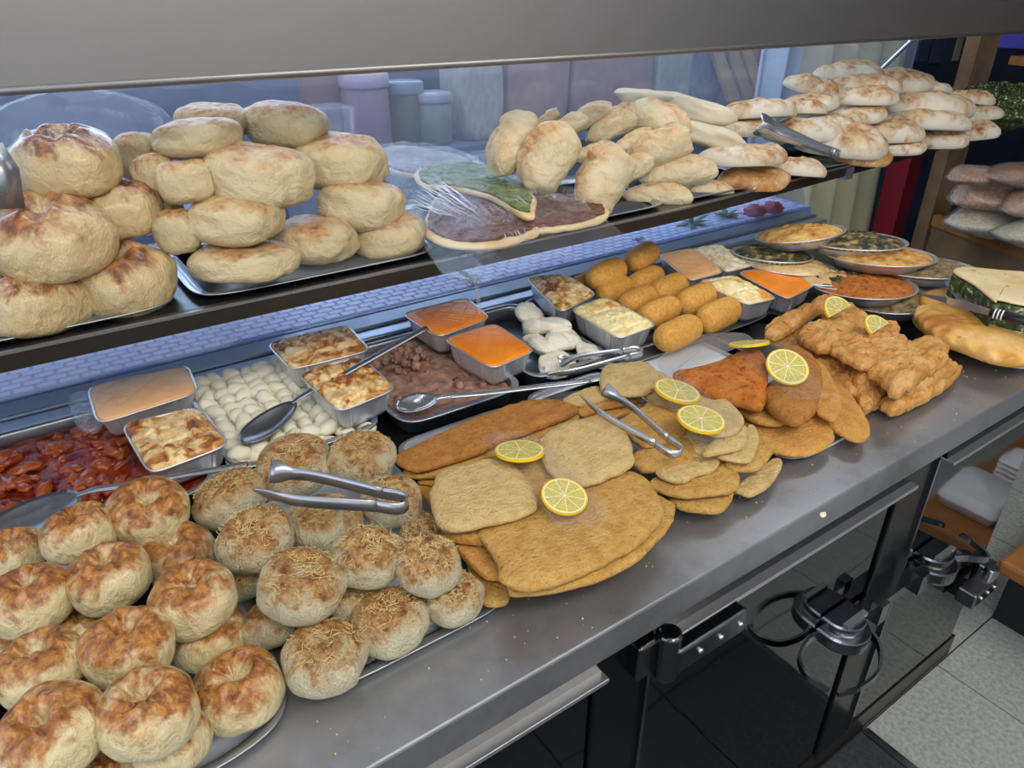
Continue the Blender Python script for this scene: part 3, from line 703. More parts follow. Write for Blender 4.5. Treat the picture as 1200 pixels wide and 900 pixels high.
# upper shelf big buns and loaves
BB = [bun_mesh('big_bun_shape', M['bigbun'], s+61, .82, .2, .26, 6, lump=.12, fa=.035, e1=.6) for s in range(3)]
def loaf_mesh(name, m, seed, sx=1, sy=.8, sz=.6, lump=.1, NU=56, NV=30, crease=.05):
    V = []; Fc = []
    for j in range(NV+1):
        t = -PI/2+PI*j/NV; c, s = math.cos(t), math.sin(t)
        for i in range(NU):
            a = 2*PI*i/NU; ca, sa = math.cos(a), math.sin(a)
            r = abs(c)**.62; d = (abs(ca)**2.6+abs(sa)**2.6)**(-1/2.6)
            x, y, z = ca*r*d, sa*r*d, (abs(s)**.75)*(1 if s > 0 else -1)*.5
            k = 1+lump*fb(x*1.1+seed, y*1.1, z*2+seed, 2)
            w_ = x*.7+y*.5+.3*fb(seed, x, y); k -= crease*math.exp(-((w_-.35)/.05)**2)
            w2 = x*.4-y*.8-.1*seed % .5; k -= crease*.6*math.exp(-((w2)/.04)**2)*(1 if x > 0 else .2)
            k += .02*fb(x*5, y*5, z*5+seed, 2)
            V.append(Vector((x*k*sx, y*k*sy, z*k*2*sz+.0)))
    for j in range(NV):
        for i in range(NU):
            q = (i+1) % NU; Fc.append((j*NU+i, j*NU+q, (j+1)*NU+q, (j+1)*NU+i))
    return mesh(name, V, Fc, m)
LF = [loaf_mesh('loaf_shape', M['loaf'], s+3.3) for s in range(4)]
def on_y(px, py, wpx, y):
    p = WY(px, py, y); return p, wpx/2*depth(p)/F
for i, (px, py, w_, y, lb) in enumerate([
 (79, 190, 118, 1.20, 'big glazed bun topmost at the left of the upper shelf'),
 (60, 278, 142, 1.12, 'big bun with a scorched glossy crown, middle left of the upper shelf'),
 (138, 248, 102, 1.19, 'big pale yellow bun with a browned top right of the scorched one'),
 (40, 352, 118, 1.10, 'big pale bun lowest at the left edge of the upper shelf'),
 (142, 326, 118, 1.12, 'big bun with a brown crown lowest beside the tray corner'),
 (6, 196, 60, 1.28, 'big bun mostly cut off by the left edge of the picture')]):
    p, R = on_y(px, py, w_, y)
    put('large_bun', BB[i % 3], p, (random.uniform(-.1, .1), random.uniform(-.1, .1), random.random()*6), (R, R, R*1.4), label=lb, cat='bun', group='big glazed buns on the upper shelf')
for i, (px, py, w_, h_, y, rz, lb) in enumerate([
 (162, 183, 52, 62, 1.27, .2, 'smooth pale loaf at the back left end of its pile'),
 (182, 208, 50, 62, 1.20, .2, 'narrow pale loaf second from the left in its pile'),
 (219, 213, 64, 58, 1.15, .3, 'short pale loaf between the narrow one and the big browned one'),
 (250, 142, 84, 44, 1.30, .1, 'floury pale loaf highest at the back of its pile'),
 (232, 162, 96, 52, 1.21, -.1, 'loaf with one round brown spot near the top'),
 (334, 147, 96, 58, 1.26, -.2, 'wrinkled loaf with brown streaks at the top of the pile'),
 (304, 206, 122, 80, 1.14, -.4, 'largest smooth loaf with a golden shoulder in the middle of the pile'),
 (396, 190, 112, 70, 1.20, -.2, 'golden-crowned loaf at the top right of its pile'),
 (278, 256, 104, 64, 1.11, -.1, 'smooth pale loaf in the second layer below the largest one'),
 (209, 272, 54, 60, 1.13, .3, 'pale loaf low at the left, touching the tray'),
 (288, 306, 116, 48, 1.09, -.1, 'pale loaf split open at its right end, lowest at the front'),
 (368, 281, 98, 60, 1.12, -.2, 'pale loaf with a seam, lowest in the middle right'),
 (424, 240, 98, 66, 1.14, -.1, 'grey-lit loaf second layer at the right of the pile'),
 (455, 277, 90, 60, 1.12, -.1, 'greyish loaf lowest at the right end of the pile'),
 (190, 245, 44, 44, 1.20, 0, 'loaf half hidden low at the back left of its pile')]):
    p, R = on_y(px, py, w_, y)
    put('smooth_loaf', LF[i % 4], p, (random.uniform(-.12, .12), random.uniform(-.12, .12), rz-.55), (R*1.02, R*1.08, R*h_/w_*1.4), label=lb, cat='bread', group='smooth pale loaves on the upper shelf')
# folded parcels: rolled dough with a flap seam and open mouth
def parcel_mesh(name, m, seed, NU=90, NV=54):
    # a sheet of dough rolled over itself: the outer edge of the spiral stands proud as a slanting seam
    V = []; Fc = []
    for j in range(NV+1):
        u = -1+2*j/NV
        for i in range(NU):
            a = 2*PI*i/NU
            env = (1-abs(u)**3.6)**.5 if abs(u) < 1 else 0
            env = max(env, .34 if u > 0 else .05)
            f = ((a-1.1-.75*u-.5*math.sin(seed)-.25*fb(u*2, seed, 0, 2))/(2*PI)) % 1
            st = f if f < .94 else (1-f)/.06*.94
            k = 1+.30*(st-.5)+.10*fb(u*1.8+seed, math.cos(a)*1.2, math.sin(a)*1.2, 3)
            k -= .16*math.exp(-((u-.25*math.sin(seed*2))/.10)**2)*max(0, math.sin(a+.5))*(1 if seed % 1 > .3 else .4)
            y = math.cos(a)*.5*env*k; z = math.sin(a)*.40*env*k; x = u*(1+.06*math.cos(a*2+seed))
            if u > .92: x = .92-(u-.92)*3.5; y *= .7; z *= .7
            V.append(Vector((x, y, z+.12*math.cos(u*1.5)-.09)))
    for j in range(NV):
        for i in range(NU):
            q = (i+1) % NU; Fc.append((j*NU+i, (j+1)*NU+i, (j+1)*NU+q, j*NU+q))
    return mesh(name, V, Fc, m)
PM = [parcel_mesh('parcel_shape', M['wrapd'], s*1.7+.4) for s in range(5)]
def dir_rot(px, py, y, ang, tilt=0):
    # yaw so that the long axis runs at picture angle ang (degrees, counter-clockwise) through this point
    p = WY(px, py, y); a = math.radians(ang); q = ray(px+math.cos(a)*5, py-math.sin(a)*5)*(depth(p))+CC
    d = (q-p).normalized(); return d
def oriented(d, up=Vector((0, 0, 1)), roll=0):
    x = d.normalized(); z = (up-x*up.dot(x))
    z = (z.normalized() if z.length > .1 else Vector((0, -1, 0)));
    z = Matrix.Rotation(roll, 3, x) @ z
    y = z.cross(x); return Matrix((x, y, z)).transposed().to_euler()
for i, (px, py, L, h_, y, ang, lb) in enumerate([
 (600, 166, 84, 44, 1.22, 62, 'folded dough parcel standing at the left end of its heap'),
 (643, 186, 90, 56, 1.15, 55, 'folded dough parcel with a reddish seam at the front left of the heap'),
 (706, 212, 92, 54, 1.09, 58, 'folded dough parcel leaning over the front edge beside the meat flatbread'),
 (687, 138, 74, 30, 1.30, 20, 'flat dough parcel at the back of the heap'),
 (722, 145, 78, 34, 1.26, 25, 'rolled dough parcel with an open end near the top of the heap'),
 (698, 178, 56, 28, 1.21, 15, 'small dough parcel squeezed between the two front ones'),
 (775, 143, 76, 46, 1.20, -35, 'folded dough parcel topmost below the sesame roll'),
 (774, 172, 80, 44, 1.14, 20, 'dough parcel with a browned mouth, second from the top at the right'),
 (796, 200, 92, 34, 1.12, 8, 'golden flat dough parcel below the browned one'),
 (772, 230, 84, 28, 1.10, -4, 'flat pale dough parcel lowest on the tray edge'),
 (834, 224, 60, 34, 1.09, -12, 'short dough parcel lowest at the right end of the heap'),
 (740, 168, 60, 28, 1.20, 30, 'dough parcel showing its end in the centre of the heap'),
 (638, 142, 44, 26, 1.28, 40, 'little dough parcel at the back beside the standing one'),
 (660, 152, 66, 30, 1.25, 35, 'pale dough parcel behind the reddish-seamed one'),
 (738, 200, 64, 34, 1.14, 30, 'dough parcel hidden in shade beneath the right stack')]):
    p, R = on_y(px, py, L, y)
    put('dough_parcel', PM[i % 5], p, oriented(dir_rot(px, py, y, ang), roll=random.uniform(-.3, .3)), (R, R*1.1*h_/44*.9, R*1.35*h_/44), label=lb, cat='pastry', group='folded dough parcels on the upper shelf')
SM = [loaf_mesh('sesame_shape', M['sesame'], s+9.1, 1, .42, .26, .2) for s in range(2)]
for i, (px, py, L, y, ang, lb) in enumerate([
 (765, 118, 84, 1.30, -8, 'white sesame roll at the back of the folded parcels'),
 (812, 128, 96, 1.24, -14, 'long sesame roll behind the folded parcels, middle'),
 (828, 158, 92, 1.19, -18, 'sesame roll nearest the floured turnovers')]):
    p, R = on_y(px, py, L, y)
    put('sesame_roll', SM[i % 2], p, oriented(dir_rot(px, py, y, ang)), (R, R, R), label=lb, cat='pastry', group='sesame rolls on the upper shelf')
# floured turnovers: flat rhombic pillows
def turnover_mesh(name, m, seed):
    rnd = random.Random(seed); S = .07
    pts = [Vector((x*S+rnd.uniform(-.05, .05)*S, y*S+rnd.uniform(-.05, .05)*S, 0)) for x, y in ((-1, -.12), (-.45, -.5), (.5, -.52), (1, .1), (.5, .5), (-.5, .48))]
    V, Fc = slab(pts, S*.30, 60, 14, S*.05, 45, .06, 4, S*.05, seed=seed, under=.3, low=S*.09)
    return mesh(name, [v+Vector((0, 0, S*.1)) for v in V], Fc, m)
M['tbrown'] = food('toasted_seeded_crust', [(.3, '8a5426'), (.5, 'b88a54'), (.7, 'd8bc88')], 30, .55, 160, .6, .002, 'e8d8b4', 240, (.64, .7))
TM = [turnover_mesh('turnover_shape', M['flour'], s+1) for s in range(5)]
TB = [turnover_mesh('browned_turnover_shape', M['tbrown'], s+11) for s in range(1)]
TL = [(870, 178, 104, 1.10, 2, 'white floured turnover on top of a darker one beside the upper tongs'),
 (885, 205, 84, 1.09, 0, 'dark browned turnover at the front left of the turnover pile'),
 (932, 195, 74, 1.12, -4, 'white floured turnover in front of the upper tongs'),
 (885, 127, 92, 1.24, 4, 'turnover topmost at the left end of the back pile'),
 (935, 124, 72, 1.24, 0, 'floured turnover second along the top of the left back pile'),
 (868, 147, 70, 1.22, 0, 'greyish turnover behind the tongs tips, lower layer'),
 (942, 149, 90, 1.18, 2, 'pale turnover right of the tongs tips'),
 (990, 162, 108, 1.12, -4, 'long pale turnover lying along the front behind the tongs bend'),
 (1014, 180, 66, 1.10, -3, 'browned turnover beneath the long pale one'),
 (1040, 152, 90, 1.13, 2, 'turnover with a toasted brown top in the middle front'),
 (1060, 171, 50, 1.12, 5, 'turnover end lowest below the toasted one'),
 (1086, 139, 100, 1.13, -2, 'white floured turnover in the second layer at the right'),
 (1103, 160, 64, 1.13, 3, 'golden-edged turnover lowest at the right front'),
 (1090, 119, 104, 1.16, -4, 'large floured turnover on top at the right front'),
 (1016, 110, 78, 1.20, 0, 'bright white turnover with a burnt tip in the centre of the pile'),
 (1007, 131, 66, 1.18, 2, 'white turnover directly below the burnt-tipped one'),
 (957, 98, 72, 1.28, -12, 'seeded turnover at the left slope of the tall pile'),
 (996, 83, 84, 1.32, 0, 'seeded turnover highest on the tall pile'),
 (1050, 90, 90, 1.28, -6, 'seeded turnover on the top right slope of the tall pile'),
 (1015, 97, 88, 1.25, -2, 'seeded turnover in the layer just below the highest'),
 (1085, 100, 62, 1.24, -6, 'seeded turnover at the right end of the second layer'),
 (1146, 131, 58, 1.16, 6, 'turnover with a pointed end at the right end, upper'),
 (1143, 152, 56, 1.15, 8, 'turnover at the right end of the pile, lowest, next to the herbs'),
 (950, 117, 66, 1.24, 0, 'brown-edged turnover in the gap left of the bright white one'),
 (1140, 112, 56, 1.2, -6, 'turnover behind the pointed one at the right end'),
 (975, 140, 70, 1.18, 0, 'turnover in shade in the middle of the pile')]
for i, (px, py, L, y, ang, lb) in enumerate(TL):
    p, R = on_y(px, py, L, y); R /= .07
    if p.z < 1.18: p = W(px, py, 1.18)
    e = oriented(dir_rot(px, py, y, ang), roll=random.uniform(-.22, .22))
    R *= 1.08; put('turnover', TB[0] if i in (1, 8) else TM[i % 5], p, e, (R, R*1.0, R*1.2), label=lb, cat='pastry', group='floured turnovers on the upper shelf')
# herb mix at far right
p = W(1166, 126, 1.2); parts = []
e = empty('herb_heap', (p.x, p.y, 1.17), label='heap of chopped green herbs with white flecks at the right end of the upper shelf', cat='herbs', kind='stuff')
b_ = blob_mesh('herb_core', M['spinach'], 5, 40, 24, .25, 2.5, .17, .13, .07); put('leaf_mass', b_, (0, 0, .03), parent=e, kind='stuff')
for k in range(700):
    a = random.random()*6.28; r = math.sqrt(random.random()); x, y = .17*r*math.cos(a), .13*r*math.sin(a); z = .03+.07*math.sqrt(max(0, 1-r*r))+random.uniform(0, .01)
    s = random.uniform(.005, .012); n1 = Vector((random.uniform(-1, 1), random.uniform(-1, 1), random.uniform(-.5, 1))).normalized(); n2 = n1.cross(Vector((.3, .5, .8))).normalized(); c = Vector((x, y, z))
    parts.append(([c-n1*s, c+n2*s*.4, c+n1*s, c-n2*s*.4+Vector((0, 0, .002))], [(0, 1, 2, 3)]))
V, Fc = join(parts); put('leaf_shred', mesh('leaf_shred', V, Fc, food('herb_leaf', [(.4, '24361a'), (.55, '4a6030'), (.62, 'd8d8b4')], 160, .5, 90, .3), False), parent=e, kind='stuff')

# ------------------------------------------------------------------ breaded cutlets
def cutlet(s, z, m, label, k=.3167, ox=660, oy=380, th=.010, group='breaded cutlets', **kw):
    V, Fc = slab(pl(s, z, ox, oy, k), th, seed=len(bpy.data.objects) % 97, **{**dict(amp=.0014, freq=130, jag=.035, edge=7, low=.0035, N=84, R=16), **kw})
    return world_obj('breaded_cutlet', V, Fc, M[m], label=label, cat='cutlet', group=group)
A = dict(k=.3223, ox=450, oy=430, group='breaded cutlets in the front stack')
cutlet('40,310 130,265 330,175 540,110 690,122 707,150 560,210 420,260 330,305 140,358 50,342', .993, 'schnd', 'long dark orange breaded cutlet along the back of the front stack', **A, th=.012)
cutlet('75,350 150,330 400,270 560,215 690,165 695,190 560,250 390,320 200,385 90,385', .978, 'schn', 'breaded cutlet just beneath the long dark orange one', **A)
cutlet('330,430 420,300 560,240 700,300 780,400 700,480 560,560 420,560', .986, 'schn', 'cutlet seen in the gap between the two light ones, beneath the plastic', **A)
cutlet('135,395 400,320 560,260 560,330 300,430 170,420', .965, 'schno', 'breaded cutlet lowest at the back left of the front stack', **A)
cutlet('205,365 300,345 390,320 480,350 560,470 520,520 420,548 260,582 195,560 165,470 180,400', 1.003, 'schnl', 'light cutlet at the left end under the lemon and plastic', **A, th=.012)
cutlet('570,250 650,200 780,172 870,215 905,290 893,350 740,415 650,400 580,340', 1.003, 'schnl', 'light cutlet upper right of the two lemon slices', **A, th=.012)
cutlet('340,575 500,535 560,480 740,420 900,368 960,400 1022,500 990,570 930,630 720,740 560,792 430,770 420,700 380,640', .988, 'schn', 'largest cutlet across the front of the front stack', **A, th=.013)
cutlet('940,440 1000,450 1058,490 1050,550 920,690 720,780 500,818 450,800 480,700 700,600', .972, 'schn', 'big cutlet whose rim shows below the largest one', **A, th=.011)
cutlet('262,630 380,620 440,700 430,752 370,752 290,685', .965, 'schno', 'small cutlet at the left under the largest one', **A)
cutlet('305,700 440,760 460,820 430,852 350,835', .945, 'schn', 'lowest cutlet at the left corner of the front stack', **A)
cutlet('222,585 330,560 390,600 370,628 240,615', .980, 'schno', 'cutlet end beneath the light left one', **A)
cutlet('110,420 180,430 260,520 200,560 165,490', .955, 'schno', 'cutlet corner poking out at the far left of the front stack', **A)
B = dict(group='breaded cutlets in the second stack')
cutlet('150,150 230,133 320,133 355,200 300,250 150,240', 1.0, 'schnl', 'square light cutlet at the back behind the tongs tips', **B)
cutlet('290,235 330,160 400,190 470,260 440,310 370,300', .99, 'schnl', 'light cutlet under the plastic by the upper lemon slice', **B)
cutlet('300,330 340,250 470,230 600,280 620,400 540,470 420,420', .984, 'schnl', 'cutlet beneath both lemon slices of the second stack', **B)
cutlet('0,270 60,240 140,225 200,250 130,275 40,290', .985, 'schnl', 'thin cutlet at the left end behind the tongs', **B)
cutlet('50,300 140,262 275,255 270,275 150,300 70,325', .975, 'schno', 'thin cutlet second behind the tongs tips', **B)
cutlet('60,330 180,290 300,280 300,300 200,330 90,360', .962, 'schno', 'thin cutlet third down behind the tongs tips', **B)
cutlet('205,350 330,293 440,340 455,390 390,425 300,440 240,400', .992, 'schn', 'tan cutlet lying under the tongs', **B)
cutlet('258,470 370,430 480,405 495,450 460,495 400,515 290,522', .982, 'schn', 'thick cutlet end under the bend of the tongs', **B, th=.013)
cutlet('345,535 440,480 530,440 582,490 560,530 500,545 430,573', .978, 'schnl', 'light cutlet in front of the tongs bend', **B)
cutlet('333,560 470,550 600,480 652,550 640,600 560,618 450,627 345,600', .966, 'schn', 'wide cutlet second from the bottom at the left of the second stack', **B)
cutlet('400,630 520,610 625,600 622,645 585,682 500,680 430,668', .950, 'schn', 'lowest cutlet at the left of the second stack', **B)
cutlet('540,285 600,268 650,310 672,350 640,390 560,400 500,350', 1.012, 'schnl', 'light cutlet topmost under the lower lemon slice', **B)
cutlet('520,470 560,420 660,370 682,385 670,440 600,460', 1.0, 'schnl', 'cutlet second from the top of the fanned column', **B)
cutlet('570,475 640,440 690,362 725,400 712,470 685,497 620,490', .988, 'schnl', 'cutlet third from the top of the fanned column', **B)
cutlet('600,500 700,470 730,395 780,420 785,450 730,520 640,527', .972, 'schn', 'cutlet fourth from the top of the fanned column', **B)
cutlet('640,600 700,540 790,485 812,510 770,580 700,622 650,612', .948, 'schnl', 'lowest cutlet at the right corner of the second stack', **B)
C3 = dict(group='reddish breaded cutlets')
cutlet('640,340 760,335 860,325 940,320 1005,400 970,450 880,477 800,465 700,440 675,380', .950, 'schno', 'wide orange cutlet lowest at the front of the reddish pile', **C3)
cutlet('960,180 1020,190 1100,300 1137,370 1122,420 1040,402 960,340 940,250', .950, 'schno', 'orange cutlet reaching the right corner of the reddish pile', **C3)
cutlet('480,225 600,240 690,290 640,300 540,270', .965, 'schno', 'orange cutlet strip at the left below the red one', **C3)
cutlet('640,285 760,295 840,330 800,362 700,345', .968, 'schno', 'orange cutlet end between the red ones and the lowest one', **C3)
cutlet('850,100 950,130 1015,230 1032,300 1000,347 930,300 920,200', .975, 'schno', 'orange cutlet right behind the dark lemon-topped one', **C3)
cutlet('405,172 480,150 560,130 650,100 720,180 757,215 742,292 660,280 600,262 500,225', .998, 'schnr', 'long red-brown cutlet at the back left of the reddish pile', **C3, th=.016, dome=.006)
cutlet('620,110 720,85 760,150 750,215 690,200', 1.008, 'schnr', 'small red-brown cutlet beneath the folded plastic', **C3, th=.014, dome=.006)
cutlet('740,225 790,190 860,200 940,230 945,290 900,332 850,338 770,290', .995, 'schnd', 'dark browned cutlet under the lemon slice on plastic', **C3, th=.02, dome=.008)
cutlet('780,110 840,68 920,100 962,170 955,240 900,240 820,190', 1.005, 'schnd', 'dark browned cutlet behind the round lemon slice', **C3, th=.018, dome=.008)
# ------------------------------------------------------------------ battered chicken
def chick(s, z, label, th=.022, **kw):
    V, Fc = slab(pl(s, z, 850, 240, .2917), th, seed=len(bpy.data.objects) % 91, **{**dict(amp=.008, freq=62, jag=.14, edge=3.5, low=.006, N=96, R=18, dome=.003), **kw})
    return world_obj('battered_chicken', V, Fc, M['chick'], label=label, cat='chicken', group='battered chicken pieces')
chick('420,640 530,600 640,650 660,720 570,790 520,740 450,700', .955, 'battered piece lowest at the front tip of the chicken pile', .024)
chick('540,700 640,690 650,740 600,790 556,795', .95, 'small ragged battered piece hanging over the tray front')
chick('630,770 740,720 900,650 962,625 900,700 740,790 660,805', .955, 'long battered strip at the front right rim of the chicken pile')
chick('700,690 880,600 940,620 900,660 740,730', .972, 'battered strip second from the bottom at the right')
chick('180,490 330,475 325,540 220,545', .965, 'battered piece below the long fillet at the back left')
chick('270,560 350,545 380,590 320,610', .96, 'small battered nugget at the left of the chicken pile', .024)
chick('330,590 440,575 500,640 410,655', .965, 'battered nugget beside the small one, left side', .024)
chick('430,680 530,630 570,700 500,735', .955, 'curled battered nugget at the lower left', .024)
chick('510,650 590,640 625,680 540,695', .972, 'battered nugget squeezed under the big front fillet', .024)
chick('380,400 470,370 590,440 600,480 500,470', .99, 'battered fillet behind the upper lemon wedge')
chick('165,470 300,400 425,338 445,360 340,430 200,510', 1.0, 'long rolled battered fillet at the back left', .024)
chick('298,485 390,445 500,460 545,490 440,560 350,545', 1.0, 'battered fillet under the upper lemon wedge')
chick('600,470 690,460 700,500 620,510', .99, 'small battered tip behind the lower lemon wedge')
chick('425,530 560,485 700,500 745,555 600,620 490,600', 1.005, 'battered fillet under the lower lemon wedge')
chick('585,600 700,540 870,508 892,590 800,660 705,722 625,672', 1.0, 'largest battered fillet on the front right of the pile', .028)
# ------------------------------------------------------------------ golden rolls
def roll_mesh(seed):
    V = []; Fc = []; NU, NV = 36, 26
    for j in range(NV+1):
        u = -1+2*j/NV; env = (1-abs(u)**4.5)**.5
        for i in range(NU):
            a = 2*PI*i/NU; k = 1+.06*fb(u*1.2+seed, math.cos(a), math.sin(a), 3)
            V.append(Vector((u, math.cos(a)*.52*env*k, math.sin(a)*.5*env*k)))
    for j in range(NV):
        for i in range(NU):
            q = (i+1) % NU; Fc.append((j*NU+i, (j+1)*NU+i, (j+1)*NU+q, j*NU+q))
    return mesh('roll_shape', V, Fc, M['croq'])
RM = [roll_mesh(s*3.1+1) for s in range(4)]
for i, (px, py, L, z, lb) in enumerate([
 (795, 390, 68, .965, 'golden roll at the front left corner of its tray'), (842, 369, 66, .965, 'golden roll at the front right corner of its tray'),
 (772, 366, 64, .968, 'golden roll left in the second row from the front'), (816, 351, 62, .968, 'golden roll right in the second row from the front'),
 (747, 352, 58, .970, 'golden roll left in the third row from the front'), (784, 338, 58, .970, 'golden roll right in the third row from the front'),
 (720, 340, 54, .965, 'golden roll left in the rear row, under the top pair'), (757, 328, 54, .965, 'golden roll right in the rear row, under the top pair'),
 (711, 321, 60, .995, 'golden roll lying on top at the back, left of two'), (752, 301, 56, .998, 'golden roll lying on top at the back, right of two'),
 (686, 330, 40, .965, 'small golden roll end behind the scorched cheese foil pan')]):
    p, R = rest(px, py, L, z)
    q = W(px+5, py-(2.4 if i != 9 else 3.2), z); d = (q-p); d.z = 0
    put('golden_roll', RM[i % 4], p, oriented(d, roll=i*1.3), (R*1.08, R*1.03, R*1.03), label=lb, cat='roll', group='golden potato rolls')
# white dough pieces in the rear pan
DM = [parcel_mesh('dough_fold_shape', M['dump'], s*2.3+.9, 60, 40) for s in range(3)]
for i, (px, py, L, z, a, lb) in enumerate([(622, 368, 56, .955, .9, 'folded white dough piece leaning at the back of the pan'), (640, 382, 60, .965, 2.2, 'folded white dough piece topmost in the pan'),
 (662, 398, 52, .955, .2, 'rounded white dough piece at the front right of the pan'), (634, 404, 58, .945, 1.4, 'white dough piece with a brown scorch at the front of the pan'),
 (655, 428, 62, .938, .4, 'white dough piece beneath the tongs in the rear pan'), (690, 412, 50, .938, 1., 'white dough piece by the pale cheese foil pan')]):
    p, R = rest(px, py, L, z); put('dough_fold', DM[i % 3], p, (.3, .2, a), (R, R*1.2, R*.9), label=lb, cat='dough', group='white dough pieces in the pan')
# ------------------------------------------------------------------ right end: flatbread, filled pie, spinach slab, knife
V, Fc = slab(pl('760,440 900,480 1100,560 1260,600 1300,640 1200,640 1060,610 900,545 790,490', .945, 850, 240, .2917), .012, amp=.001, low=.003); world_obj('flatbread', V, Fc, M['bread'], label='plain flatbread lying under the golden filled pie', cat='bread')
def braid(q, s): 
    a = math.atan2(q.y-.62, q.x-1.6); return .004*max(0, (s-.8)/.2)*math.sin(a*46+s*8)*(1 if s < .99 else 0)
V, Fc = slab(pl('772,395 850,375 960,390 1100,440 1250,500 1300,560 1220,598 1100,588 960,540 850,500 785,440', .985, 850, 240, .2917), .03, N=120, R=22, amp=.0015, low=.003, dome=.006, shape=braid, edge=3); world_obj('filled_pie', V, Fc, M['golden'], label='golden half-moon pie with a braided rim', cat='pie')
V, Fc = slab(pl('790,350 860,330 960,360 970,400 880,395 800,380', .98, 850, 240, .2917), .02, amp=.001, low=.002); world_obj('pastry_piece', V, Fc, M['golden'], label='golden pastry piece between the round foil pans and the knife', cat='pastry')
sp = W(1190, 345, .985); e = empty('spinach_slab', (sp.x, sp.y, .95), label='tall spinach pie slab with a pale spotted crust and green layered side', cat='pie')
out = pl('920,262 945,243 1010,246 1100,255 1230,268 1330,340 1240,395 1100,372 1088,380 1000,310', 1.045, 850, 240, .2917)
V, Fc = slab(out, .008, amp=.001, jag=.01, low=.002); world_obj('top_crust', V, Fc, food('spotted_crust', [(.3, 'd9b678'), (.6, 'e8d3a4')], 14, .5, 80, .4, .002, '8c4a1e', 30, (.64, .68)), e)
out2 = [Vector((p.x, p.y, 1.037)) for p in out]
V, Fc = slab(out2, .085, amp=.004, jag=.05, under=.95, R=8, N=110); world_obj('spinach_layer', V, Fc, M['spinach'], e)
V, Fc = slab([Vector((p.x, p.y, .99)) for p in ins(closed_path(out, 40), 1.015)], .004, amp=.001, jag=.03, R=6); world_obj('cheese_layer', V, Fc, M['gnocchi'], e)
k0, k1 = W(1160, 366, 1.02), W(1236, 384, 1.02); kt = W(1110, 352, 1.02)
e = empty('knife', k0, label='knife with a black handle with white stripes beside the spinach slab', cat='knife')
V, Fc = tube([k0, k0.lerp(k1, .5), k1], [.008, .0095, .009], 12); world_obj('handle', V, Fc, M['blackp'], e)
for t in (.08, .14, .2): c = k0.lerp(k1, t); dd = (k1-k0).normalized(); V, Fc = tube([c-dd*.0012, c+dd*.0012], .0097, 14); world_obj('stripe', V, Fc, M['whitep'], e)
V, Fc = ribbon([k0, k0.lerp(kt, .5), kt, W(1080, 345, 1.01)], (0, 0, 1), [.012, .016, .012, .003], .0015); world_obj('blade', V, Fc, M['tool'], e, False)
V, Fc = slab(pl('1107,330 1118,325 1130,332 1142,352 1146,362 1130,360 1118,345', 1.005), .003, amp=.002, low=.006); world_obj('paper_wrap', V, Fc, M['bag'], label='crumpled clear paper between the golden pie and the spinach slab', cat='paper')
# ------------------------------------------------------------------ lemons
def lemon(px, py, wpx, z, label, nrm=(0, 0, 1), wedge=False, rz=0):
    p = W(px, py, z); R = wpx/2*depth(p)/F
    n = Vector(nrm).normalized(); eu = n.to_track_quat('Z', 'Y').to_euler()
    e = empty('lemon_slice' if not wedge else 'lemon_wedge', p, eu, label=label, cat='lemon'); t = .12
    a0, a1 = (0, 2*PI) if not wedge else (0, PI)
    N = 40
    def disc(r, z0, z1, m, nm, par):
        ang = [a0+(a1-a0)*i/N for i in range(N if not wedge else N+1)]
        lo = [[Vector((math.cos(a)*r, math.sin(a)*r, z0)) for a in ang], [Vector((math.cos(a)*r, math.sin(a)*r, z1)) for a in ang]]
        V, Fc = loft(lo); return put(nm, mesh(nm, V, Fc, M[m], False), (0, 0, 0), (0, 0, rz), (R, R, R), parent=par)
    disc(1, 0, t, 'rind', 'rind', e); disc(.93, .01, t+.008, 'pith', 'pith', e)
    ns = 9 if not wedge else 5
    for k in range(ns):
        b0 = a0+(a1-a0)*k/ns; b1 = a0+(a1-a0)*(k+1)/ns; g = .025
        am = (b0+b1)/2; c = Vector((math.cos(am)*.05, math.sin(am)*.05, 0)); pts = [c]
        for i in range(7):
            a = b0+g+(b1-b0-2*g)*i/6; pts.append(Vector((math.cos(a)*.88, math.sin(a)*.88, 0)))
        lo = [[Vector((q.x, q.y, zz)) for q in pts] for zz in (.02, t+.016)]
        V, Fc = loft(lo); put('segment', mesh('segment', V, Fc, M['pulp'], False), (0, 0, 0), (0, 0, rz), (R, R, R), parent=e)
lemon(609, 530, 58, 1.010, 'round lemon slice at the upper end of the plastic on the front stack', (.1, .15, 1))
lemon(661, 583, 55, 1.008, 'round lemon slice at the lower end of the plastic on the front stack', (0, -.25, 1))
lemon(793, 460, 54, 1.012, 'upper lemon slice on the second stack of cutlets', (.15, -.1, 1))
lemon(821, 493, 56, 1.020, 'lower lemon slice on the second stack of cutlets', (.05, -.1, 1))
lemon(922, 431, 50, 1.022, 'round lemon slice facing forward on the reddish cutlets', (-.25, -.5, 1))
lemon(878, 404, 46, 1.022, 'lemon slice seen edge-on behind the reddish cutlets', (.1, .35, 1))
lemon(983, 366, 42, 1.012, 'lemon wedge on the upper battered fillet', (-.1, -.7, .9), True, .2)
lemon(1030, 386, 40, 1.015, 'lemon wedge on the lower battered fillet', (0, -.6, 1), True, .1)
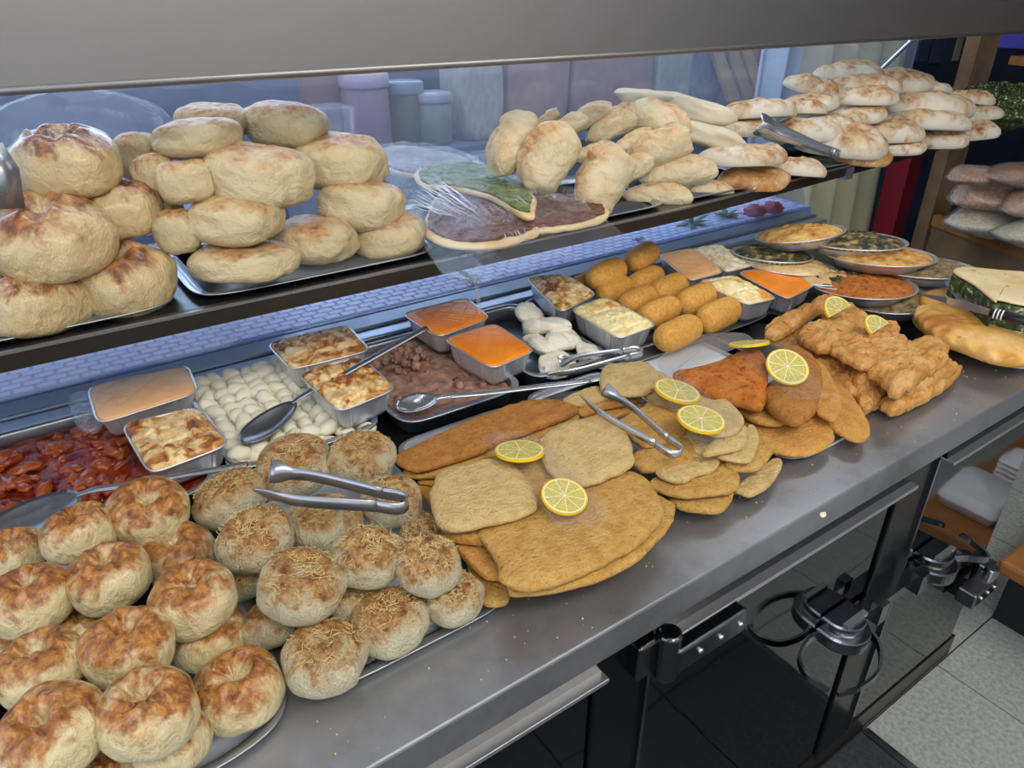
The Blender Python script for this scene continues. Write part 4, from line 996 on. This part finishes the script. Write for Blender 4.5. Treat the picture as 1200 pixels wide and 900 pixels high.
# plastic sheets
def sheet(px, z, label, k=1, ox=0, oy=0, mat='clear', th=.0008, **kw):
    V, Fc = slab(pl(px, z, ox, oy, k), th, **{**dict(amp=.0014, freq=60, jag=.02, low=.004, R=20, N=80, edge=20), **kw}); world_obj('plastic_sheet', V, Fc, M[mat], label=label, cat='plastic sheet')
sheet('355,262 420,230 520,235 570,260 650,330 720,400 815,525 760,575 660,600 600,550 500,400 400,310', 1.0075, 'clear plastic piece under the two lemon slices of the front stack', .3223, 450, 430)
sheet('315,145 345,140 480,210 560,280 650,330 660,380 550,460 480,420 400,300 330,220', 1.016, 'clear plastic piece under the lemon slices of the second stack', .3167, 660, 380)
sheet('640,95 740,70 830,72 900,130 965,255 900,275 840,262 750,200', 1.017, 'clear plastic piece over the dark browned cutlets', .3167, 660, 380)
sheet('350,130 480,45 640,30 700,50 660,80 540,125 420,165 400,190', .945, 'white paper and clear plastic at the back of the reddish cutlets', .3167, 660, 380, 'bag')
# ------------------------------------------------------------------ tools
def tongs(B, T1, T2, label, w_=.013, mat='tool', sidev=None):
    B, T1, T2 = Vector(B), Vector(T1), Vector(T2)
    d1 = (T1-B); d2 = (T2-B); ax = ((d1+d2)/2).normalized(); up = Vector((0, 0, 1)); s = ax.cross(up).normalized()
    if (T1-T2).dot(s) < 0: s = -s
    g = .012
    e = empty('serving_tongs', B, label=label, cat='tongs')
    bend = smooth_path([B+s*g+ax*.03, B+s*g+ax*.008, B+s*g*.5-ax*.002, B-s*g*.5-ax*.002, B-s*g+ax*.008, B-s*g+ax*.03], 5)
    V, Fc = ribbon(bend, up, w_, .0016); world_obj('spring_bend', V, Fc, M[mat], e)
    for T_, sg in ((T1, 1), (T2, -1)):
        st = B+s*g*sg+ax*.03; mid = st.lerp(T_, .55)+s*sg*.006; pre = st.lerp(T_, .8)+s*sg*.004
        pth = smooth_path([st, mid, pre, T_], 6); n = len(pth)
        ws = [w_ if i < n*.66 else w_*(1+.75*math.sin((i-n*.66)/(n*.34)*PI*.8)) for i in range(n)]
        V, Fc = ribbon(pth, [Vector((0, 0, 1)) if i < n*.5 else (up+s*sg*.9*((i-n*.5)/(n*.5))) for i in range(n)], ws, .0016); world_obj('arm', V, Fc, M[mat], e)
tongs(W(474, 590, 1.035), W(316, 552, 1.05), W(302, 577, 1.045), 'steel tongs lying across the cheese-topped buns', .016, 'toolw')
tongs(W(794, 530, 1.01), W(708, 456, 1.025), W(683, 467, 1.02), 'steel tongs lying on the second stack of cutlets', .012)
tongs(W(750, 411, .965), W(655, 424, .975), W(640, 441, .96), 'steel tongs lying across the pan of white dough pieces', .012)
tongs(WY(981, 181, 1.085), WY(893, 140, 1.14), WY(888, 150, 1.12), 'steel tongs lying among the floured turnovers on the upper shelf', .022)
def spoon(tip, neck, end, label, bw=.04, mat='tool', dz=0, hw=.012):
    tip, neck, end = Vector(tip), Vector(neck), Vector(end)
    e = empty('serving_spoon', neck, label=label, cat='spoon')
    ax = (neck-tip); L = ax.length; ax.normalize(); s = ax.cross(Vector((0, 0, 1))).normalized(); up = s.cross(ax)
    V = []; Fc = []; NU, NR = 32, 8; c = tip+ax*L*.5
    for off in (0, -.0014):
        for r in range(NR+1):
            for i in range(NU):
                a = 2*PI*i/NU; rr = r/NR; x = math.cos(a)*rr*L*.5; y = math.sin(a)*rr*bw*.5*(1-.15*math.cos(a))
                V.append(c+ax*x+s*y+up*(-.012*(1-rr*rr)+off))
    for lay in (0, 1):
        b0 = lay*(NR+1)*NU
        for r in range(NR):
            for i in range(NU):
                q = (i+1) % NU; f = (b0+r*NU+i, b0+(r+1)*NU+i, b0+(r+1)*NU+q, b0+r*NU+q); Fc.append(f if lay == 0 else f[::-1])
    for i in range(NU): q = (i+1) % NU; Fc.append((NR*NU+i, (NR+1)*NU+NR*NU+i, (NR+1)*NU+NR*NU+q, NR*NU+q))
    world_obj('bowl', V, Fc, M[mat], e)
    pth = smooth_path([neck-ax*.006, neck.lerp(end, .08)+Vector((0, 0, .002)), neck.lerp(end, .3), neck.lerp(end, .65), end], 5); n = len(pth)
    lo = []
    for i, p in enumerate(pth):
        t = (pth[min(i+1, n-1)]-pth[max(i-1, 0)]).normalized(); ss = t.cross(Vector((0, 0, 1))).normalized(); uu = ss.cross(t)
        hh = hw*(.45+.55*min(1, i/(n*.25)))
        lo.append([p+ss*hh*math.cos(a)+uu*hh*.42*math.sin(a) for a in [2*PI*k/12 for k in range(12)]])
    V, Fc = loft(lo); world_obj('handle', V, Fc, M[mat], e)
spoon(W(464, 474, .955), W(514, 467, .965), W(692, 446, .985), 'shiny steel spoon resting on the brown minced meat', .06, 'tool', hw=.0075)
spoon(W(284, 518, .962), W(345, 470, .972), W(500, 384, 1.035), 'dull steel spoon standing in the potato dumplings with its handle over a foil pan', .055, 'toolw', hw=.0075)
spoon(W(-30, 640, .96), W(95, 578, .975), W(290, 544, 1.0), 'long-handled steel spoon lying in the red stew at the left', .09, 'toolw', hw=.0065)
V, Fc = ribbon([WY(-14, 170, 1.10), WY(0, 200, 1.09), WY(10, 245, 1.08)], (1, .3, .2), [.03, .04, .035], .006); world_obj('scoop_end', V, Fc, M['toolw'], label='grey metal tool end at the left edge of the upper shelf', cat='tool')
# ------------------------------------------------------------------ wrapped flatbreads on the upper shelf
Zs = 1.185
def fbread(s, z, topm, label, th=.014, k=.92):
    out = pl(s, z, 400, 60, 1/3); cen = sum(out, Vector())/len(out)
    e = empty('topped_flatbread', (cen.x, cen.y, z-th), label=label, cat='flatbread', group='topped flatbreads under film')
    V, Fc = slab(out, th, amp=.001, jag=.03, low=.002, edge=4); world_obj('bread_base', V, Fc, M['bread'], e)
    V, Fc = slab([Vector((p.x, p.y, z+.004)) for p in ins(closed_path(out, 30), k)], .008, amp=.004, freq=110, jag=.06, R=22, N=90); world_obj('topping', V, Fc, M[topm], e)
fbread('125,345 180,328 260,332 400,360 470,385 440,440 300,430 190,420 130,380', 1.196, 'mince', 'dark meat flatbread at the back left of the wrapped group')
fbread('470,560 620,530 720,500 800,498 880,505 938,540 930,575 860,598 720,618 560,620', 1.188, 'mince', 'flatbread topped with dark minced meat at the right of the wrapped group')
fbread('290,620 300,560 350,490 480,480 600,540 698,610 640,648 540,672 420,675 330,655', 1.192, 'mince', 'meat flatbread nearest the shelf edge with striped glare on its film')
fbread('258,420 300,388 420,382 520,400 620,450 680,500 680,555 650,572 520,500 380,470 280,460', 1.212, 'zaatar', 'flatbread with green herbs on top of the wrapped group')
def film_z(x, y):
    # sags to the shelf edge; taut wrinkles fan out from the back corner
    a = math.atan2(y-1.22, x-.62); r = math.hypot(x-.62, y-1.22)
    rid = abs(math.sin(a*26+3*nz(a*5, 1)))**3*.006*min(1, r/.06)*max(0, nz(a*7, 3)+.6)
    return -.03*max(0, min(1, (1.10-y)/.09))+rid
V, Fc = slab(pl('110,345 180,320 300,325 420,350 560,420 700,455 850,490 1010,600 880,650 700,690 490,745 420,738 340,700 270,600 200,500 130,420', 1.218, 400, 60, 1/3), .001, N=220, R=44, amp=.001, freq=50, jag=.01, low=.003, edge=10, zf=film_z); world_obj('cling_film', V, Fc, M['wrap'], label='crinkled cling film stretched over the topped flatbreads', cat='plastic film')
# white glare streaks on the film, painted as pale hazy ribbons along its creases
M['crease'] = film('film_glare_streak', gloss=.25, rough=.15, wr=.1, ws=30, haze=.45)
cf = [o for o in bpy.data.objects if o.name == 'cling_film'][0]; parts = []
def crease(x0, y0, x1, y1, w_, lift=.004):  # one narrow pale ribbon standing in for a streak of glare
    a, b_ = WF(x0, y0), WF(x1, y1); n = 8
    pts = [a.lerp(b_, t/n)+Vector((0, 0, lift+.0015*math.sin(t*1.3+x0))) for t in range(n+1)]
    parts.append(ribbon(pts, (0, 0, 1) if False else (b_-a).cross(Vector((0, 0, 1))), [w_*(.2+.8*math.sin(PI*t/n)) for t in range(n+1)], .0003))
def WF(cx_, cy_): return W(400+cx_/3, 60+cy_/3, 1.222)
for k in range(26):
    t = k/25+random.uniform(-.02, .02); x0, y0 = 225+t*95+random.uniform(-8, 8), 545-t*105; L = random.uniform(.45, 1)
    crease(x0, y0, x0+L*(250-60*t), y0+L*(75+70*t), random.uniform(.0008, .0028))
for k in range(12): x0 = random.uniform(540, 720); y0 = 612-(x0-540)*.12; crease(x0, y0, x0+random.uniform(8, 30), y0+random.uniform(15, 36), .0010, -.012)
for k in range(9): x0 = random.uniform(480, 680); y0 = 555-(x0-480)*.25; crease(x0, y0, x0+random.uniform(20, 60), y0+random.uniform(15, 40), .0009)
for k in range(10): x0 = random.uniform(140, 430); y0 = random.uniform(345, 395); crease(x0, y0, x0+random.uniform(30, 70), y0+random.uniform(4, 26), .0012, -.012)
V, Fc = join(parts); world_obj('film_glare_streak', V, Fc, M['crease'], cf, False, kind='stuff')
# hanging shred of film
V, Fc = ribbon(smooth_path([WY(563, 308, 1.015), WY(556, 320, 1.01), WY(560, 345, 1.01), WY(562, 368, 1.012)], 6), (1, 0, 0), .008, .0006); world_obj('film_shred', V, Fc, M['bag'], label='shred of film hanging from the upper shelf edge over the orange pans', cat='plastic film')
# crumpled clear plastic on the ledge left
V, Fc = slab(pl('80,460 100,455 120,480 112,500 92,498 82,480', .965), .012, amp=.006, freq=120, low=.01); world_obj('plastic_scrap', V, Fc, M['bag'], label='crumpled clear plastic on the rear ledge left of the light orange pan', cat='plastic')
V, Fc = slab([W(965, 602, .923) + Vector((a, b2, 0)) for a, b2 in ((-.006, -.002), (0, -.004), (.006, 0), (.004, .003), (-.003, .004))], .003, N=16, R=5); world_obj('crumb', V, Fc, M['gnocchi'], label='pale crumb lying on the worktop front edge', cat='crumb')
parts = []
for k in range(140):
    x = random.uniform(.1, 1.5); y = random.uniform(.43, .53); s = random.uniform(.0005, .0015); parts.append(boxv(x, x+s, y, y+s*1.3, .92, .92+s))
V, Fc = join(parts); world_obj('breadcrumbs', V, Fc, M['bread'], label='scattered breadcrumbs on the steel worktop edge', cat='crumbs', kind='stuff')

# ------------------------------------------------------------------ right: wooden rack with bagged bread
rk = empty('wooden_rack', (3.2, 1.2, 0), label='brown wooden rack beyond the end of the counter', cat='rack')
ZR = .72
ra, rb = W(1098, 253, ZR), W(1200, 290, ZR); rd = (rb-ra).normalized(); rn = Vector((-rd.y, rd.x, 0)); rn = rn if rn.x > 0 else -rn
def rbox(name, a, b2, c0, c1, z0, z1, m):
    # box in the rack's own turned frame: along the board edge a..b2, away from the counter c0..c1
    v = [ra+rd*u+rn*w_ for u in (a, b2) for w_ in (c0, c1)]
    l = [[Vector((p.x, p.y, z)) for p in (v[0], v[1], v[3], v[2])] for z in (z0, z1)]; V, Fc = loft(l); world_obj(name, V, Fc, M[m], rk, False)
rbox('post', -.10, -.03, .0, .09, 0, 1.9, 'wood'); rbox('post', -.10, -.03, .9, .98, 0, 1.9, 'wood'); rbox('post', 1.3, 1.37, .9, .98, 0, 1.9, 'wood')
rbox('shelf_board', -.02, 1.35, .02, .9, ZR-.03, ZR-.012, 'wood'); rbox('shelf_lip', -.02, 1.35, 0, .03, ZR-.045, ZR, 'woodl'); rbox('shelf_rail', -.02, 1.35, .01, .04, ZR-.17, ZR-.047, 'wood')
rbox('shelf_board', -.02, 1.3, .15, .9, 1.30, 1.33, 'woodl'); rbox('shelf_rail', -.02, 1.3, .88, .9, 1.1, 1.3, 'wood')
ls = empty('low_wooden_shelf', (2.2, .35, 0), label='low orange-brown wooden shelf against the counter end, mirrored in the right door', cat='shelf')
bx('shelf_board', 1.80, 2.6, .22, .452, .25, .29, M['woodl'], ls, .01); bx('under_shelf_shade', 1.95, 2.6, .25, .452, .0, .25, M['dark'], ls)  # dark block under the board stands in for the shade there
BG = 'bagged breads on the wooden rack'
bm = [blob_mesh('bagged_shape', food('bagged_bread_'+str(i), [(.35, c1), (.6, c2)], 14, .35, 40, .6, .004), i*2+1, 26, 16, .2, 1.6, 1, .6, .32) for i, (c1, c2) in enumerate((('a86e48', 'd0a078'), ('c9b48c', 'e6dcc0'), ('7c4c2c', 'b07a48')))]
for i, (px, py, L, z, mi, lb) in enumerate([(1142, 205, 62, .97, 0, 'pinkish flatbread packet on top of the bagged pile at the rack end'), (1165, 228, 100, .88, 0, 'tan bread packet in the middle layer of the rack pile'),
   (1168, 258, 112, .78, 1, 'pale wrapped bread lowest on the rack pile'), (1195, 205, 74, .98, 2, 'brown bread packet at the top right of the rack pile'), (1225, 275, 100, .78, 1, 'pale wrapped bread at the right edge of the rack pile'),
   (1215, 238, 90, .88, 0, 'tan bread packet at the right edge, middle layer')]):
    p, R = rest(px, py, L, z); e = empty('bagged_bread', p, (.1, 0, .9+random.uniform(-.2, .2)-1.4), label=lb, cat='bread', group=BG)
    put('bread', bm[mi], (0, 0, 0), (0, 0, 0), (R, R, R), parent=e)
    V = [v.co.copy()*1.08 for v in bm[mi].vertices]; put('bag', mesh('bag', V, [tuple(q.vertices) for q in bm[mi].polygons], M['bag']), (0, 0, 0), (0, 0, 0), (R, R, R), parent=e)
cq = W(1192, 44, 1.37)
bx('carton', cq.x-.07, cq.x+.1, cq.y-.1, cq.y+.1, 1.331, 1.41, plain('purple_card', '3a2c9c', .5), label='small purple carton on the upper rack shelf at the right edge', cat='carton')
# foam boxes on the low shelf (seen in the mirror door)
def foam_box(x, y, z, sx, sy, h, label):
    l = rquad(rect(x-sx/2, x+sx/2, y-sy/2, y+sy/2, z), 40); V, Fc = loft([ins(l, .86), ins(l, .98, None, h*.45), ins(l, 1.0, None, h*.5), ins(l, .98, None, h*.55), ins(l, .85, None, h)]); return world_obj('foam_box', V, Fc, M['whitep'], label=label, cat='box', group='foam boxes on the low shelf')
foam_box(1.985, .32, .292, .19, .17, .06, 'white foam box in a bag on the low shelf, mirrored in the door')
for k in range(4): foam_box(2.22, .34, .292+k*.016, .13, .14, .015, ['lowest', 'second', 'third', 'topmost'][k]+' white foam lid of the nested stack on the low shelf')
# ------------------------------------------------------------------ things beyond the glass
def jar(x, y, z, r, h, body, lid, label, cat='jar'):
    e = empty('storage_jar' if cat == 'jar' else 'plastic_tub', (x, y, z), label=label, cat=cat); n = 32
    pr = [(r*.9, 0), (r, .01), (r, h*.8), (r*.9, h*.88)]
    lo = [[Vector((math.cos(2*PI*i/n)*a, math.sin(2*PI*i/n)*a, b_)) for i in range(n)] for a, b_ in pr]; V, Fc = loft(lo); put('body', mesh('body', V, Fc, body), parent=e)
    pr = [(r*1.04, h*.84), (r*1.06, h*.86), (r*1.06, h), (r*.98, h*1.03)]
    lo = [[Vector((math.cos(2*PI*i/n)*a*(1+.01*(i % 2)), math.sin(2*PI*i/n)*a*(1+.01*(i % 2)), b_)) for i in range(n)] for a, b_ in pr]; V, Fc = loft(lo); put('lid', mesh('lid', V, Fc, lid), parent=e)
cb = empty('back_cabinet', (1.4, 2.75, 0), label='low blue-grey cabinet behind the glass that carries jars and bags', cat='cabinet')
bx('body', -.8, 3.7, 2.5, 3.0, 0, 1.0, plain('cabinet_blue', '44536c', .5, 0, .1, 8, '35415a', 4), cb); bx('top', -.85, 3.75, 2.45, 3.05, 1.0, 1.03, plain('cabinet_top', '6b7a94', .4), cb)
def bq(px, py): return WY(px, py, 2.6)
jar(bq(430, 140).x, 2.6, 1.031, .085, .26, plain('pink_plastic', 'a4808e', .4), plain('rose_lid', 'c0a8b8', .3), 'pinkish ribbed plastic jar behind the glass', 'jar')
jar(bq(478, 140).x, 2.62, 1.031, .07, .22, plain('olive_jar', '5b5c50', .3), plain('grey_lid', '8c94a0', .3), 'dark olive jar right of the pinkish jar behind the glass', 'jar')
jar(bq(505, 150).x, 2.58, 1.031, .07, .18, plain('grey_jar', '8a8e88', .3), plain('grey_lid2', 'a0a6b0', .3), 'grey-green jar with a square shoulder behind the glass', 'jar')
jar(bq(395, 140).x, 2.7, 1.031, .085, .36, plain('redbrown_tub', '8c5a50', .4), plain('red_lid', '9c6a5c', .4), 'red-brown tub behind the pinkish jar', 'tub')
def sack(px0, px1, z1, y, col, col2, label, name='paper_sack', cat='sack', d=.12, z0=1.031):
    x0, x1 = WY(px0, 130, y).x, WY(px1, 130, y).x
    b_ = blob_mesh(name+'_shape', plain(name+col, col, .6, 0, .4, 12, col2, 5), px0*.13, 36, 24, .06, 2, 1, 1, 1)
    for v in b_.vertices:
        c = v.co; c.x = max(-.85, min(.85, c.x*1.3)); c.y = max(-.8, min(.8, c.y*1.2)); c.z = max(-.8, min(.95, c.z*1.15))
    lo = min(v.co.z for v in b_.vertices); h = (z1-z0)/(max(v.co.z for v in b_.vertices)-lo)
    put(name, b_, ((x0+x1)/2, y, z0-lo*h), (0, 0, 0), ((x1-x0)/1.7, d, h), label=label, cat=cat)
sack(530, 575, 1.45, 2.62, 'a49c96', 'c4bcb0', 'crumpled beige clear-wrapped sack behind the glass')
sack(580, 650, 1.50, 2.66, 'a0776c', 'b08c80', 'red-brown sack left of its twin behind the glass')
sack(655, 745, 1.52, 2.66, '97706c', 'aa867e', 'wider red-brown sack behind the folded parcels')
sack(750, 790, 1.50, 2.66, 'a8b0ae', '8f9896', 'pale grey-green sack behind the sesame roll')
sack(792, 826, 1.5, 2.64, '4c5c74', '6a7c94', 'dark blue marbled packet beside the wooden planks')
# wooden planks leaning
for i, (px, c, lb) in enumerate([(838, 'b49c74', 'leaning pale wooden plank, left of three'), (856, 'a88c62', 'leaning brown wooden plank, middle of three'), (872, 'b0976c', 'leaning wooden plank, right of three')]):
    p = WY(px, 80, 2.5); q = WY(px+26, 190, 2.5)
    a = Vector((p.x, 2.55, p.z+.3*(p.z-q.z))); b_ = Vector((p.x+.14, 2.45, 1.031))
    V, Fc = ribbon([a, a.lerp(b_, .5), b_], (1, 0, 0), .07, .02); world_obj('wooden_plank', V, Fc, plain('plank_wood'+str(i), c, .6, 0, .3, 20, '8c7650', 8), smooth=False, label=lb, cat='plank')
p = WY(885, 80, 2.7); q = WY(940, 80, 2.7)
bx('red_board', p.x, q.x, 2.7, 2.73, 1.031, 1.7, plain('red_paint', 'a04a50', .5), label='dull red board standing behind the turnovers', cat='board')
p = WY(866, 70, 2.66); bx('blue_notice', p.x-.05, p.x+.06, 2.66, 2.665, 1.031, 1.5, plain('blue_paper', 'a8c0ec', .6), label='pale blue paper between the planks and the red board', cat='paper')
# curtain
def curtain(x0, x1, y, z0, z1, m, label, folds=7):
    V = []; NU, NV = 90, 8
    for j in range(NV+1):
        for i in range(NU+1):
            u = i/NU; V.append(Vector((x0+(x1-x0)*u, y+.035*math.sin(u*folds*2*PI+.3*j)+.02*math.sin(u*23), z0+(z1-z0)*j/NV)))
    Fc = [(j*(NU+1)+i, j*(NU+1)+i+1, (j+1)*(NU+1)+i+1, (j+1)*(NU+1)+i) for j in range(NV) for i in range(NU)]
    o = world_obj('curtain', V, Fc, m, label=label, cat='curtain'); s = o.modifiers.new('s', 'SOLIDIFY'); s.thickness = .006
a, b_ = WY(945, 80, 1.88), WY(1062, 80, 1.88)
curtain(a.x, b_.x, 1.88, .3, 1.9, plain('cream_cloth', 'ddd6ae', .8, 0, .1, 30), 'cream cloth curtain with soft folds beyond the end glass', 4)
curtain(a.x-.16, a.x-.01, 1.93, .3, 1.9, plain('white_cloth', 'b9c6d4', .8), 'narrow white cloth left of the cream curtain', 2)
rq = WY(1044, 230, 1.75)
bx('red_crate', rq.x, rq.x+.10, 1.70, 1.80, 0, .95, plain('crimson_plastic', '8a1c2c', .4), label='crimson box standing right of the cream curtain', cat='box')
# dark fridge with stickers
fx = WY(1072, 60, 1.95).x
fr = empty('dark_fridge', (fx+.5, 2.2, 0), label='dark blue-black cabinet with stickers behind the right end of the case', cat='fridge')
bx('body', fx, fx+1.4, 1.952, 2.6, 0, 2.1, plain('fridge_navy', '1c2738', .3, 0, .1, 10, '26364c', 4), fr, .01)
for px, py, s1, s2 in ((1122, 58, .05, .10), (1143, 56, .11, .12), (1135, 82, .11, .09), (1082, 58, .1, .1), (1098, 60, .1, .1)):
    q = WY(px, py, 1.95); bx('sticker', q.x-s1/2, q.x+s1/2, 1.945, 1.951, q.z-s2/2, q.z+s2/2, plain('sticker%d' % px, '8c8468' if px > 1100 else '2e3c50', .5), fr)
# plastic bag dome at the left and clear tubs beyond the glass
p = WY(95, 150, 1.62)
b_ = blob_mesh('plastic_bag_shape', M['bag'], 3, 48, 30, .12, 1.4, .22, .1, .14); put('plastic_bag', b_, (p.x, 1.7, 1.24), label='large puffed clear plastic bag behind the glass at the left', cat='bag')
bx('bag_stand', p.x-.4, p.x+.3, 1.58, 1.86, .948, 1.12, plain('blue_crate', '4e6288', .5, 0, .1, 20, '2c3a58', 6), label='dark blue crate under the puffed plastic bag beyond the glass', cat='crate')
for i in range(3): pass
for i, (px, lb) in enumerate([(365, 'clear tub of brown pastry behind the loaves'), (590, 'upturned clear plastic lid leaning behind the glass')]):
    q = WY(px, 190 if i else 110, 1.75)
    l = rquad([Vector((q.x-.09, 1.70, 0)), Vector((q.x+.09, 1.70, 0)), Vector((q.x+.09, 1.82, 0)), Vector((q.x-.09, 1.82, 0))], 40)
    hh = .2 if i else .36
    z0 = .948
    V, Fc = loft([ins(l, .85, z0), ins(l, 1, z0+hh)]); world_obj('clear_tub', V, Fc, M['bag'], label=lb, cat='tub')
# leafy sprigs and red fruit beyond the ledge
def sprig(px, py, n, label, m, s=.03):
    c = W(px, py, .95); e = empty('leafy_sprig', c, label=label, cat='plant')
    for k in range(n):
        a = random.random()*6.28; el = random.uniform(.1, .8); d = Vector((math.cos(a)*math.cos(el), math.sin(a)*math.cos(el), math.sin(el))); L = s*random.uniform(.7, 1.4)
        pth = [d*(L*t)+Vector((0, 0, -.3*L*t*t)) for t in (0, .25, .5, .75, 1)]
        V, Fc = ribbon(pth, d.cross(Vector((0, 0, 1))), [.001, L*.28, L*.34, L*.2, .001], .0008); put('leaf', mesh('leaf', V, Fc, m), parent=e)
lm = plain('leaf_green', '4f7a4c', .5, 0, 0, 10, '35603a', 20)
sprig(548, 326, 7, 'green sprig on the mosaic ledge above the orange pans', lm, .04); sprig(748, 282, 5, 'small green leaf behind the golden rolls', lm, .03)
sprig(812, 262, 14, 'leafy sprig on the ledge behind the dull orange pan', lm, .05); sprig(850, 254, 12, 'leafy sprig right of the first, beyond the glass', lm, .05)
for px, py, lb in ((885, 247, 'red flower left of its neighbour beyond the glass'), (905, 243, 'red flower right of its neighbour beyond the glass')):
    c = W(px, py, .96); fm = blob_mesh('flower_shape', plain('red_petal%d' % px, 'b0404c', .5), px, 22, 14, .5, 2.6, .03, .03, .018); put('red_flower', fm, c, label=lb, cat='flower')
for m_ in list(bpy.data.meshes):
    if m_.users == 0: bpy.data.meshes.remove(m_)
